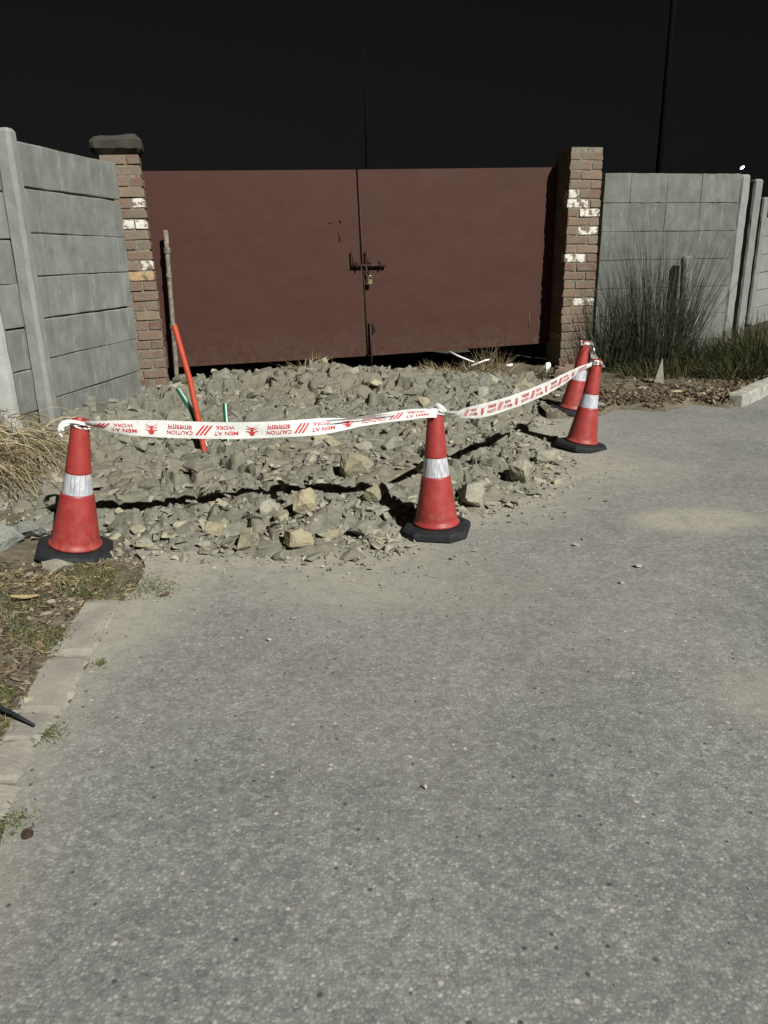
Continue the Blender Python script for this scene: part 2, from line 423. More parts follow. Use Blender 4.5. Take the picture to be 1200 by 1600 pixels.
e = np.concatenate([np.linspace(0, 5, 130), np.geomspace(5.2, 40, 24)])
t = np.concatenate([np.linspace(-12, 0, 14)[:-1], np.linspace(0, 1, 170)])
EE, TT = np.meshgrid(e, t)
yt = y_top(EE - 1.0); YY = np.where(TT < 0, TT, TT * yt); XX = x_left(YY) + EE
ZZ = .004 + fbm(XX * .9, YY * .9, 31, 3) * .018 + .006
road_me = grid_mesh('road', XX, YY, ZZ)
ed = edge_dist(XX, YY)
dust = .95 * np.clip(1 + ed / .55, 0, 1) ** 1.6 + .30 * np.clip(1 + ed / 1.5, 0, 1)
def patch(cx, cy, rx, ry, s): return s * np.clip(1.3 - np.hypot((XX - cx) / rx, (YY - cy) / ry), 0, 1)
dust += patch(1.50, 3.52, .30, .17, 1.5) + patch(1.45, 4.45, .35, .4, .5) + patch(1.12, 1.95, .22, .16, .6) + patch(-.95, 2.7, .25, .5, .8) + patch(.0, 2.75, .5, .2, .35)
dust += .55 * np.clip(1 - EE / .18, 0, 1) + .25 * np.clip(fbm(XX * 1.1, YY * 1.1, 77) * 3, 0, 1)
at = road_me.attributes.new('dust', 'FLOAT', 'POINT'); at.data.foreach_set('value', np.clip(dust, 0, 1).ravel().astype(np.float32))
road = tag(new_obj('road', road_me, m_asphalt), 'worn grey asphalt road in the foreground', kind='structure')

def verge_z(x, y): return .006 + .045 * np.clip(fbm(x * 4, y * 4, 51) + .35, 0, 1) + fbm(x * 22, y * 22, 55, 3) * .022
def left_verge_z(x, y):
    into = np.clip((x_left(y) - .075 + fbm(y * 7, y * 0 + 3, 140) * .10 - x) / .22, 0, 1)
    return np.where(into > 0, verge_z(x, y) * into, -.003) + .05 * np.clip((-x - 1.5) / .8, 0, 1)
gx, gy = np.meshgrid(np.arange(-3.4, -.72, .022), np.arange(-.6, 5.9, .022))
tag(new_obj('verge', grid_mesh('verge', gx, gy, left_verge_z(gx, gy)), m_verge), 'strip of bare earth left of the road', kind='structure')
def right_verge_z(x, y): return np.clip((y - y_top(x) + .03) / .12, -1, 1) * .03 + .012 + np.where(y > y_top(x), verge_z(x, y), 0)
gx, gy = np.meshgrid(np.arange(1.3, 7.0, .03), np.arange(5.9, 11.2, .03))
tag(new_obj('verge', grid_mesh('verge', gx, gy, right_verge_z(gx, gy)), m_verge), 'strip of earth below the right wall', kind='structure')

# flush kerb slabs along the left edge
kerb = tag(empty('kerb', (-1.0, 2.2, 0)), 'broken flush concrete kerb along the left road edge', kind='structure')
slabs = [(-1.10, 2.72, -1.07, 2.28, .105), (-1.068, 2.276, -1.035, 1.94, .10), (-1.035, 1.936, -1.02, 1.815, .075), (-1.02, 1.81, -.985, 1.64, .07), (-.965, 1.62, -.95, 1.50, .06), (-.95, 1.40, -.90, .9, .08)]
for i, (xa, ya, xb, yb, wd) in enumerate(slabs):
    bm = bmesh.new(); n = 12; rows = []
    for j in range(n + 1):
        q = j / n; px = xa + (xb - xa) * q; py = ya + (yb - ya) * q; row = []
        for k, off in enumerate((-.5, -.46, -.2, .15, .5, .75, .95)):
            jit = random.uniform(-.022, .022) if k in (0, 6) else 0
            endd = .012 if k in (0, 6) or j in (0, n) else 0
            row.append(bm.verts.new((px + off * wd + jit - kerb.location.x, py + random.uniform(-.006, .006) - kerb.location.y, .0135 - endd * .5 - (.003 if k == 5 else .008 if k == 6 else 0) + random.uniform(-.001, .001))))
        rows.append(row)
    for a, b in zip(rows[:-1], rows[1:]):
        for k in range(6): bm.faces.new((a[k], b[k], b[k + 1], a[k + 1]))
    bnd = [ed_ for ed_ in bm.edges if ed_.is_boundary]
    ext = bmesh.ops.extrude_edge_only(bm, edges=bnd)
    for v in ext['geom']:
        if isinstance(v, bmesh.types.BMVert): v.co.z -= .06
    bmesh.ops.recalc_face_normals(bm, faces=bm.faces)
    new_obj('kerb_stone', bm_mesh('kerb_stone', bm), m_kerb, kerb)

# raised kerb stone at the right
bm = bmesh.new(); box_bm(bm, 0, 1.9, -.065, .065, -.05, .11, bevel=.014)
bmesh.ops.subdivide_edges(bm, edges=[ed_ for ed_ in bm.edges if ed_.calc_length() > .5], cuts=14)
for v in bm.verts: v.co += Vector((random.uniform(-.004, .004), random.uniform(-.006, .006), random.uniform(-.006, .006)))
o = new_obj('kerb_block', bm_mesh('kerb_block', bm), m_kerb_w); o.location = (2.93, 6.33, .01); o.rotation_euler = (0, 0, rad(49))
tag(o, 'pale concrete kerb block lying at the right road edge', 'kerb')

# ------------------------------------------------------------------ rubble heap terrain
def sm(t): t = np.clip(t, 0, 1); return t * t * (3 - 2 * t)
def gauss(t): return np.exp(-t * t)
def heap_base(x, y):
    d = edge_dist(x, y) + fbm(x * 5, y * 5, 90) * .16
    dp = np.clip(d, 0, None)
    h = .072 * (1 - np.exp(-dp / .13)) + .075 * sm(dp / 1.2)
    h -= .14 * gauss((y - 5.22 + .12 * x) / .38) * sm((.5 - x) / .6) * sm((x + 2.2) / .5)
    h -= .05 * gauss(np.hypot((x + 1.08) / .35, (y - 4.5) / .4))
    h -= .05 * gauss((y - 5.4) / .5) * sm((x - .1) / .5)
    ridge = np.interp(x, [-2.4, -1.9, -1.5, -.9, .2, .9, 1.5, 2.2], [-.06, -.02, .07, .105, .10, .05, -.02, -.06])
    h += ridge * gauss((y - 7.0) / .75)
    h += .05 * gauss(np.hypot(x + .65, y - 6.95) / .42) + .03 * gauss(np.hypot(x - .15, y - 4.25) / .35)
    h -= .22 * sm((y - 7.45) / .7) * sm((2.2 - x) / .5)
    h = np.where(d < 0, -.05 + d * .3, h)
    return h, d
def heap_z(x, y):
    h, d = heap_base(x, y)
    rough = np.clip(d / .22, 0, 1)
    wob = fbm(x * 6, y * 6, 61) * .04
    xw = x + fbm(x * 9, y * 9, 71) * .06; yw = y + fbm(x * 9, y * 9, 72) * .06
    back = sm((y - 5.2) / .6)
    soft = np.clip(vnoise(x * 1.9 + 4, y * 1.9, 101) * 1.9 - .25, .2, 1)      # crumbled fines fill the hollows in places
    front = soft * (blocks(xw, yw, .17, .030, .34, 3, .048, .2) + blocks(xw, yw, .075, .009, .34, 13, .014)) + blocks(xw, yw, .031, .0022, .2, 53, .002)
    rear = (.4 + .6 * soft) * (blocks(xw, yw * .9, .25, .042, .30, 43, .065) + blocks(xw, yw, .12, .012, .34, 23, .020)) + blocks(xw, yw, .045, .003, .25, 33, .003)
    r = front * (1 - back) + rear * back
    return h + rough * (r + wob) + fbm(x * 45, y * 45, 65, 2) * .004 * rough
hx = np.arange(-3.0, 2.45, .0135); hy = np.arange(2.8, 8.9, .0135)
HX, HY = np.meshgrid(hx, hy); HZ = heap_z(HX, HY)
HZ = np.where(edge_dist(HX, HY) < -.12, -.06, HZ)
mound = new_obj('rubble_heap', grid_mesh('rubble_heap', HX, HY, HZ, True), m_mound)
mound.data.set_sharp_from_angle(angle=rad(40))
tag(mound, 'heap of broken grey earth dug up before the gate', kind='structure')
sx_ = np.arange(-3.4, 7.0, .02); sy_ = np.arange(-.6, 11.2, .02); SX, SY = np.meshgrid(sx_, sy_)
ii = np.clip(np.rint((SY - hy[0]) / .0135).astype(int), 0, len(hy) - 1); jj = np.clip(np.rint((SX - hx[0]) / .0135).astype(int), 0, len(hx) - 1)
SZ = np.where((SX > hx[0]) & (SX < hx[-1]) & (SY > hy[0]) & (SY < hy[-1]), HZ[ii, jj], -.02)
YT = y_top(SX); XL = x_left(SY)
SZ = np.where((SY > YT) & (SX > 1.3), np.maximum(SZ, right_verge_z(SX, SY)), SZ)
SZ = np.where(SX < -.72, np.maximum(SZ, left_verge_z(SX, SY)), SZ)
SZ = np.where((SY < YT) & (SX > XL), np.maximum(SZ, .01), SZ); SZ = np.maximum(SZ, -.02)
ED = edge_dist(SX, SY)
def cell_(x, y): return min(max(int(round((y + .6) / .02)), 0), len(sy_) - 1), min(max(int(round((x + 3.4) / .02)), 0), len(sx_) - 1)
def surf(x, y):
    """height of whatever ground is at x, y"""
    return float(SZ[cell_(x, y)])
def edist(x, y): return float(ED[cell_(x, y)])

# ------------------------------------------------------------------ rocks
def hull(npts, flat, seed, jag=.25):
    r = random.Random(seed); bm = bmesh.new()
    for i in range(npts):
        v = Vector((r.gauss(0, 1), r.gauss(0, 1), r.gauss(0, 1))).normalized() * r.uniform(1 - jag, 1)
        bm.verts.new((v.x, v.y * r.uniform(.75, 1), v.z * flat))
    bmesh.ops.convex_hull(bm, input=bm.verts)
    for v in [v for v in bm.verts if not v.link_faces]: bm.verts.remove(v)
    return bm
rock_me = []
for i in range(16):
    bm = hull(13 + i % 5, .45 + .35 * ((i * 7) % 5) / 4, 100 + i)
    bmesh.ops.dissolve_limit(bm, angle_limit=rad(14), verts=bm.verts, edges=bm.edges)
    bmesh.ops.triangulate(bm, faces=bm.faces)
    bmesh.ops.bevel(bm, geom=list(bm.edges), offset=.045, segments=1, affect='EDGES', clamp_overlap=True)
    rock_me.append(bm_mesh('rock', bm))
def big_rock(seed, flat, npts=22, sub=2):
    bm = hull(npts, flat, seed, .35)
    bmesh.ops.subdivide_edges(bm, edges=bm.edges, cuts=sub, use_grid_fill=True)
    r = random.Random(seed)
    for v in bm.verts: v.co *= 1 + r.uniform(-.045, .045)
    return bm_mesh('rock', bm)

# rocks one can single out
special = [
    (-.165, 4.10, .092, (.3, .5, .2), (1.0, .7, 1.05), m_boulder, 'large ochre boulder half buried in the heap behind the middle cone'),
    (-.372, 3.50, .075, (.2, -.5, .8), (.8, .6, 1.25), m_boulder, 'upright pointed pale rock at the front of the heap'),
    (-.394, 3.20, .062, (.1, .3, .4), (1.25, .8, .75), m_boulder, 'tan flat sided rock lying foremost on the asphalt'),
    (-.64, 3.24, .058, (.2, .1, 1.4), (1.3, .8, .65), m_boulder, 'flat tan rock at the toe of the heap left of the foremost rock'),
    (-.80, 3.37, .06, (.5, .2, 2.0), (1.0, .8, .9), m_boulder, 'blocky ochre rock in the front row above the flat tan rock'),
    (-.05, 3.72, .055, (.4, .6, .1), (1.1, .8, .9), m_boulder, 'yellowish rock beside the shadow of the middle cone'),
    (-.10, 3.36, .05, (.0, .1, .7), (1.35, .9, .8), m_rock, 'smooth grey oval rock left of the middle cone base'),
    (-1.66, 3.38, .085, (.35, .3, 2.2), (1.35, .9, .55), m_slab, 'big flat grey slab rock left of the left cone'),
    (-1.72, 3.20, .085, (.5, -.1, .9), (1.25, .9, .55), m_slab, 'tilted grey slab rock at the left picture edge below the flat slab'),
    (-1.395, 3.03, .042, (.1, .1, .2), (1.5, .8, .7), m_rock, 'pale stone wedged against the front of the left cone base'),
    (1.31, 7.05, .085, (.2, .2, .4), (1.3, .8, .7), m_boulder, 'ochre rock on the right of the heap above the tape'),
    (.45, 3.78, .075, (.3, .2, 1.9), (1.0, .9, .95), m_rock, 'grey rock right beside the middle cone'),
    (.78, 4.15, .085, (.2, .6, 1.2), (1.2, .9, .8), m_rock, 'large grey rock at the right toe of the heap'),
    (1.00, 4.62, .07, (.5, .1, .3), (1.1, .9, .9), m_rock, 'grey rock next to the base of the front right cone'),
    (-1.05, 4.18, .07, (.3, .3, 2.8), (1.1, .8, .7), m_rock, 'grey rock under the tape near the orange duct'),
    (.02, 7.05, .07, (.1, .2, .5), (1.3, .8, .7), m_rock, 'pale round rock on the crest under the middle of the gate'),
]
taken = []
for i, (x, y, s, rot, sc, mt, lb) in enumerate(special):
    me = big_rock(300 + i, .9); me.materials.append(mt)
    o = new_obj('rock', me); s *= 1.32; o.location = (x, y, surf(x, y) + s * sc[2] * .42); o.rotation_euler = rot
    o.scale = tuple(s * k for k in sc); tag(o, lb, 'rock', 'loose rocks of the rubble heap'); taken.append((x, y, s))
SHAPE = ['flat', 'blocky', 'wedge shaped', 'angular', 'rounded', 'splintered', 'slab like', 'pointed']
def zone(x, y, s, k):
    size = 'large' if s > .06 else ('fist sized' if s > .042 else 'small')
    if y > 6.2:
        at_ = 'on the back crest below the ' + ('left pillar' if x < -1.5 else 'left gate leaf' if x < -.2 else 'gate joint' if x < .35 else 'right gate leaf' if x < 1.2 else 'right pillar')
    elif y > 4.9:
        at_ = ('by the left wall end behind the tape' if x < -1.5 else 'beside the ducts in the trench' if x < -.75 else 'in the trench right of the ducts' if x < .1 else 'behind the middle cone and tape' if x < .7 else 'on the heap by the leaning back cone')
    elif x > .35: at_ = 'on the right toe ' + ('beside the middle cone' if y < 4.0 else 'below the sagging right tape' if y < 4.5 else 'near the front right cone')
    elif y > 3.85: at_ = 'above the tape shadow ' + ('by the dry straw' if x < -1.5 else 'right of the left cone' if x < -1.0 else 'below the ducts' if x < -.6 else 'left of the ochre boulder' if x < -.1 else 'behind the middle cone')
    else: at_ = 'below the tape shadow ' + ('beside the left cone' if x < -1.0 else 'near the flat tan rock' if x < -.55 else 'near the upright pale rock' if x < -.2 else 'left of the middle cone')
    return '%s %s grey rock %s' % (size, SHAPE[k % 8], at_)
cnt = 0; tries = 0
while cnt < 284 and tries < 12000:
    tries += 1
    y = 3.0 + 4.8 * random.random() ** 2.3; x = random.uniform(-2.3, 1.7)
    d = edist(x, y)
    if d < -.05 or (d > 1.5 and random.random() < .55): continue
    if x < -1.3 and y < 3.55: continue
    s = random.choice((.034, .038, .043, .048, .056, .066, .082)) * random.uniform(.9, 1.12) * (1.12 if x > .3 else 1)
    if any((x - a) ** 2 + (y - b) ** 2 < (.75 * (s + q)) ** 2 for a, b, q in taken): continue
    if math.hypot(x - .25, y - 3.47) < .24 or math.hypot(x + 1.4, y - 3.26) < .24 or math.hypot(x - 1.35, y - 5.1) < .2 or math.hypot(x - 1.56, y - 6.26) < .2: continue
    taken.append((x, y, s))
    mt = m_boulder if random.random() < .09 else m_rock
    o = bpy.data.objects.new('rock', rock_me[cnt % 16]); C.objects.link(o)
    if not o.data.materials: o.data.materials.append(m_rock)
    o.material_slots[0].link = 'OBJECT'; o.material_slots[0].material = mt
    sc = (s * random.uniform(.9, 1.4), s * random.uniform(.75, 1.05), s * random.uniform(.7, 1.1))
    o.scale = sc; o.rotation_euler = (random.uniform(-.5, .5), random.uniform(-.5, .5), random.uniform(0, 6.28))
    o.location = (x, y, surf(x, y) + sc[2] * random.uniform(-.2, .3))
    tag(o, zone(x, y, s, cnt % 16).replace('grey', 'ochre') if mt is m_boulder else zone(x, y, s, cnt % 16), 'rock', 'loose rocks of the rubble heap'); cnt += 1

def hull_arrays(n=10, flat=(.45, .9)):
    res = []
    for i in range(n):
        bm = hull(9, random.uniform(*flat), 500 + i, .3); bmesh.ops.triangulate(bm, faces=bm.faces); bm.verts.ensure_lookup_table(); bm.verts.index_update()
        res.append((np.array([v.co[:] for v in bm.verts]), np.array([[v.index for v in f.verts] for f in bm.faces]))); bm.free()
    return res
HA = hull_arrays()
def scatter(name, pts, mat, tilt=.7):
    """pts: x, y, z, size; one mesh of small angular pieces"""
    V = []; Fa = []; n0 = 0
    for (x, y, z, s) in pts:
        a, f = HA[random.randrange(len(HA))]
        R = np.array(Euler((random.uniform(-tilt, tilt), random.uniform(-tilt, tilt), random.uniform(0, 6.3))).to_matrix())
        V.append((a * (s * np.array((random.uniform(.8, 1.35), random.uniform(.7, 1.1), random.uniform(.6, 1))))) @ R.T + (x, y, z)); Fa.append(f + n0); n0 += len(a)
    return new_obj(name, mesh_np(name, np.concatenate(V), np.concatenate(Fa)), mat)
pts = []
while len(pts) < 6200:
    y = 2.95 + 5.0 * random.random() ** 1.9; x = random.uniform(-2.4, 1.9)
    d = edist(x, y)
    if d < -.04 - .10 * random.random(): continue
    bare = float(vnoise(np.array(x * 2.3 + 9), np.array(y * 2.3), 17))
    if random.random() > np.interp(bare, [.25, .6], [.12, 1.0]) * (1 if d < .75 else .55): continue
    s = min(.05, .005 + .0115 * random.expovariate(1.0)) * (1 if d < .9 else .8 if y < 5.6 else 1.0)
    if math.hypot(x - .25, y - 3.47) < .19 or math.hypot(x + 1.4, y - 3.26) < .19 or math.hypot(x - 1.35, y - 5.1) < .19: continue
    pts.append((x, y, surf(x, y) + s * random.uniform(-.25, .45), s))
tag(scatter('rubble', pts, m_rub), 'small broken stones and clods over the heap', kind='stuff')
pts = []
while len(pts) < 1100:                       # crumbs spilled on the road in front of the heap
    x = random.uniform(-1.5, 1.9); y = random.uniform(2.6, 6.4); d = edist(x, y)
    if d > 0 or d < -.7 or random.random() > math.exp(d / .14): continue
    if math.hypot(x - .25, y - 3.47) < .17 or math.hypot(x + 1.4, y - 3.26) < .17: continue
    s = min(.018, .003 + .0035 * random.expovariate(1.0)); pts.append((x, y, surf(x, y) + s * .3, s))
for _ in range(700):                          # loose chips over the whole road
    y = .6 + 5.4 * random.random(); x = random.uniform(-.8, 3.2); s = min(.008, .0014 + .0011 * random.expovariate(1.0)) * (0.7 + .12 * y)
    pts.append((x, y, .012 + s * .3 + float(fbm(np.array(x * .9), np.array(y * .9), 31, 3)) * .018, s))
tag(scatter('gravel', pts, m_chip), 'loose chips and crumbs strewn over the asphalt', kind='stuff')
# single stones lying on the open road
loose = [(-.33, 2.52, .013, 'small pale stone on the road in front of the heap'), (-.40, 2.36, .012, 'small pale stone nearer the camera than its pair'), (1.05, 2.95, .016, 'pale stone on the open road right of the middle cone'),
         (.93, 2.78, .013, 'small tan stone on the open road right of the middle cone'), (.09, 1.58, .010, 'tiny white stone in the middle of the foreground road'), (.40, 3.16, .016, 'small stone just in front of the middle cone'),
         (1.20, 4.62, .016, 'pale stone in front of the front right cone base'), (1.80, 6.25, .04, 'pale stone at the earth edge right of the cones')]
for x, y, s, lb in loose:
    me = big_rock(int(1000 * s + 77 * abs(x)), .7, 14, 1); me.materials.append(m_boulder)
    me.materials.clear(); me.materials.append(m_kerb_w); o = new_obj('stone', me); o.scale = (s * 1.2, s, s * .8); o.location = (x, y, surf(x, y) + s * .35); o.rotation_euler = (0, 0, x * 9)
    tag(o, lb, 'stone', 'loose stones on the road')
me = big_rock(811, .7, 16, 1); me.materials.append(m_brown); o = new_obj('stone', me); o.scale = (.022, .014, .012); o.location = (-.854, 2.735, .02); o.rotation_euler = (0, 0, .5)
tag(o, 'small reddish brown stone near the left road edge', 'stone', 'loose stones on the road')

# ------------------------------------------------------------------ precast concrete walls
def panel_mesh(L, h, th, bev=.008, seed=0):
    bm = bmesh.new(); box_bm(bm, 0, L, -th / 2, th / 2, 0, h, bevel=bev)
    r = random.Random(seed)
    bmesh.ops.subdivide_edges(bm, edges=[e_ for e_ in bm.edges if e_.calc_length() > .4], cuts=9)
    for v in bm.verts: v.co += Vector((r.uniform(-.002, .002), r.uniform(-.0015, .0015), r.uniform(-.0035, .0035)))
    return bm_mesh('panel', bm)
def post_mesh(h, wd, dp, seed=0, taper=.0):
    bm = bmesh.new(); box_bm(bm, -wd / 2, wd / 2, -dp / 2, dp / 2, 0, h, bevel=.022)
    r = random.Random(seed); bmesh.ops.subdivide_edges(bm, edges=[e_ for e_ in bm.edges if e_.calc_length() > .4], cuts=16)
    for v in bm.verts: v.co += Vector((r.uniform(-.003, .003), r.uniform(-.003, .003), 0)); v.co.x *= 1 - taper * v.co.z / h
    return bm_mesh('post', bm)
ROWS = [2.030, 1.740, 1.445, 1.157, .865, .585, .292, -.02]
wall = empty('precast_wall', (-2.479, 5.531, 0), (0, 0, math.atan2(1.549, .249)))
tag(wall, 'grey precast concrete panel wall left of the gate', 'wall')
for bay, (x0, L) in enumerate(((.0, 1.575), (-1.30, 1.24))):
    dz = -.045 if bay else 0
    for i in range(7):
        h = ROWS[i] - ROWS[i + 1] - .006
        o = new_obj('panel', panel_mesh(L, h, .05, .006, i + 10 * bay), m_panel, wall)
        o.location = (x0, -.004 * (i % 2) + random.uniform(-.004, .004), ROWS[i + 1] + dz); o.rotation_euler = (random.uniform(-.006, .006), random.uniform(-.004, .004), 0)
bm = bmesh.new(); box_bm(bm, -1.28, 1.54, .012, .022, -.02, 1.94); new_obj('backing', bm_mesh('backing', bm), m_panel, wall)
o = new_obj('post', post_mesh(2.12, .105, .12, 3), m_post, wall); o.location = (-.035, -.085, -.05)
o = new_obj('post', post_mesh(2.12, .13, .13, 3), m_post, wall); o.location = (-1.36, -.085, -.05)
o = new_obj('old_post', post_mesh(2.1, .13, .12, 5)); o.data.materials.clear(); o.data.materials.append(m_post_p)
o.location = (-2.335, 4.80, -.02); o.rotation_euler = (0, rad(-1.5), rad(20)); tag(o, 'peeling whitish concrete post leaning at the left picture edge', 'post')

GA = math.atan2(.215, .977); GL = Vector((-2.15, 7.8, 0)); U = Vector((math.cos(GA), math.sin(GA), 0)); NF = Vector((U.y, -U.x, 0))
def gp(u, n, z): return GL + U * u + NF * n + Vector((0, 0, z))      # along the gate, towards the road, up
# right wall of block-faced panels
rw = empty('precast_wall', gp(4.57, .13, 0), (0, 0, GA)); tag(rw, 'grey precast concrete panel wall right of the brick pillar', 'wall')
cuts = [0, .300, .728, 1.135, 1.60]
RR = [2.03, 1.74, 1.455, 1.165, .87, .58, .29, -.03]
for i in range(7):
    cc = cuts if i < 2 else [0, 1.60]
    for j in range(len(cc) - 1):
        o = new_obj('panel', panel_mesh(cc[j + 1] - cc[j] - .002, RR[i] - RR[i + 1] - .005, .06, .0035, i * 4 + j + 50), m_panel_r, rw)
        o.location = (cc[j], random.uniform(-.003, .003), RR[i + 1])
bm = bmesh.new(); box_bm(bm, .004, 1.596, -.02, .02, -.03, 2.02); new_obj('backing', bm_mesh('backing', bm), m_panel_r, rw)
# side fence receding on the right
fence = empty('precast_fence', (4.22, 9.62, 0)); tag(fence, 'concrete fence posts and far panels receding at the right edge', 'fence')
P = [Vector((4.22, 9.62, 0)), Vector((4.66, 10.25, 0)), Vector((6.42, 13.75, 0))]
for i, p in enumerate(P):
    o = new_obj('post', post_mesh(2.07, .12, .12, 20 + i), m_post, fence); o.location = p - P[0]; o.rotation_euler = (0, 0, rad(8))
a, b = P[2], Vector((13.5, 23.0, 0)); dv = b - a
for i in range(6):
    o = new_obj('panel', panel_mesh(dv.length - .12, .29, .05, .006, 80 + i), m_post, fence)
    o.location = a - P[0] + dv.normalized() * .09 + Vector((0, 0, i * .298 - .02)); o.rotation_euler = (0, 0, math.atan2(dv.y, dv.x))

# ------------------------------------------------------------------ brick pillars
brick_me = []
for i in range(6):
    bm = bmesh.new(); box_bm(bm, -.5, .5, -.5, .5, -.5, .5); r = random.Random(i)
    bmesh.ops.bevel(bm, geom=list(bm.edges), offset=.07, segments=1, affect='EDGES')
    for v in bm.verts: v.co += Vector((r.uniform(-.03, .03), r.uniform(-.04, .04), r.uniform(-.05, .05)))
    me = bm_mesh('brick', bm); me.materials.append(m_brick); brick_me.append(me)
def pillar(label, org, W, D, H, white, ochre, seed):
    r = random.Random(seed)
    p = empty('brick_pillar', org, (0, 0, GA)); tag(p, label, 'pillar')
    bm = bmesh.new(); box_bm(bm, .014, W - .014, .014, D - .014, -.1, H - .01)
    bmesh.ops.subdivide_edges(bm, edges=bm.edges, cuts=5, use_grid_fill=True)
    new_obj('mortar_core', bm_mesh('mortar_core', bm), m_mortar, p)
    ch = .0885; nc = int(H / ch)
    def brick(c, x, y, sx, sy, mt):
        o = bpy.data.objects.new('brick', brick_me[r.randrange(6)]); C.objects.link(o); o.parent = p
        o.location = (x + r.uniform(-.003, .003), y + r.uniform(-.004, .004), (c + .5) * ch); o.scale = (sx - .010, sy - .010, .077 * r.uniform(.93, 1.03))
        o.rotation_euler = (r.uniform(-.02, .02), r.uniform(-.02, .02), r.uniform(-.015, .015))
        if mt is not m_brick: o.material_slots[0].link = 'OBJECT'; o.material_slots[0].material = mt
    bd = .11
    for c in range(nc):
        s = W * (.66 if c % 2 else .34)
        for q, (a, b) in enumerate(((0, s), (s, W))):                   # front face
            mt = m_wbrick if (c, q) in white else (m_obrick if (c, q) in ochre else m_brick)
            brick(c, (a + b) / 2, bd / 2, b - a, bd, mt)
        m = bd + (D - bd) * (.62 if c % 2 else .42)
        for xa in (bd / 2, W - bd / 2):                                 # both side faces
            brick(c, xa, (bd + m) / 2, bd, m - bd, m_brick); brick(c, xa, (m + D) / 2, bd, D - m, m_brick)
    return p
lp = pillar('brick pillar with a cement cap at the left end of the gate', gp(-.325, .44, 0), .345, .345, 2.13,
            {(19, 1), (17, 0), (17, 1), (13, 1), (22, 9)}, {(12, 1), (12, 0)}, 4)
lp.rotation_euler = (0, rad(-1.3), GA)
bm = bmesh.new(); box_bm(bm, -.06, .375, -.03, .375, 2.124, 2.27, bevel=.045)
bmesh.ops.subdivide_edges(bm, edges=[e_ for e_ in bm.edges if e_.calc_length() > .1], cuts=5, use_grid_fill=True)
for v in bm.verts: v.co += Vector((random.uniform(-.006, .006), random.uniform(-.006, .006), random.uniform(-.006, .006) + (.03 * (v.co.x + .05) if v.co.z > 2.2 else 0)))
new_obj('cap', bm_mesh('cap', bm), m_cap, lp)
rp = pillar('square brick pillar with whitewashed bricks at the right end of the gate', gp(4.105, .30, 0), .365, .38, 2.26,
            {(20, 0), (19, 0), (18, 1), (16, 1), (13, 0), (8, 1)}, set(), 9)

# ------------------------------------------------------------------ gate
def leaf(label, ub0, ub1, ut0, ut1, zb0, zb1, zt0, zt1, th=.035, seed=0):
    p = empty('gate_leaf', gp(ub0, 0, 0), (0, 0, GA)); tag(p, label, 'gate')
    nx, nz = 36, 36; V = []; Fc = []
    def pt(a, b, n): 
        u0 = ub0 + (ub1 - ub0) * a; u1 = ut0 + (ut1 - ut0) * a; z0 = zb0 + (zb1 - zb0) * a; z1 = zt0 + (zt1 - zt0) * a
        return (u0 + (u1 - u0) * b - ub0, n, z0 + (z1 - z0) * b)
    bm = bmesh.new(); G = []
    for i in range(nx + 1):
        col = []
        for j in range(nz + 1):
            a, b = i / nx, j / nz
            wv = float(fbm(np.array(a * 3.0 + seed), np.array(b * 3.0), 7 + seed)) * .022 * math.sin(math.pi * a) ** .5 * math.sin(math.pi * b) ** .5
            col.append(bm.verts.new(pt(a, b, wv)))
        G.append(col)
    for i in range(nx):
        for j in range(nz): bm.faces.new((G[i][j], G[i + 1][j], G[i + 1][j + 1], G[i][j + 1]))
    bmesh.ops.recalc_face_normals(bm, faces=bm.faces)
    ret = bmesh.ops.extrude_face_region(bm, geom=list(bm.faces))
    for v in ret['geom']:
        if isinstance(v, bmesh.types.BMVert): v.co.y += .006
    bmesh.ops.recalc_face_normals(bm, faces=bm.faces)
    new_obj('sheet', bm_mesh('sheet', bm, False), m_gate, p)
    # angle-iron frame behind the sheet
    for (a0, b0, a1, b1) in ((0, 0, 1, 0), (0, .5, 1, .5), (0, 1, 1, 1), (0, 0, 0, 1), (1, 0, 1, 1), (.5, 0, .5, 1)):
        A = Vector(pt(a0 * .97 + .015, b0 * .97 + .015, .03)); B = Vector(pt(a1 * .97 + .015, b1 * .97 + .015, .03))
        v, f = tube([A, B], .02, 4); new_obj('frame_bar', mesh('frame_bar', v, f), m_iron, p)
    return p
g1 = leaf('left leaf of the dark red sheet metal gate', -.22, 2.030, -.22, 1.978, .219, .250, 2.033, 2.060, seed=1)
g2 = leaf('right leaf of the dark red sheet metal gate', 2.055, 4.16, 2.003, 4.13, .250, .308, 2.060, 2.094, seed=5)
def rod(name, pts_, r, mt, par, seg=8, sub=None):
    base = par.location; Mi = (Matrix.Translation(base) @ Matrix.Rotation(GA, 4, 'Z')).inverted()
    v, f = tube([Mi @ Vector(q) for q in pts_], r, seg); o = new_obj(name, mesh(name, v, f, True), mt, sub or par); return o
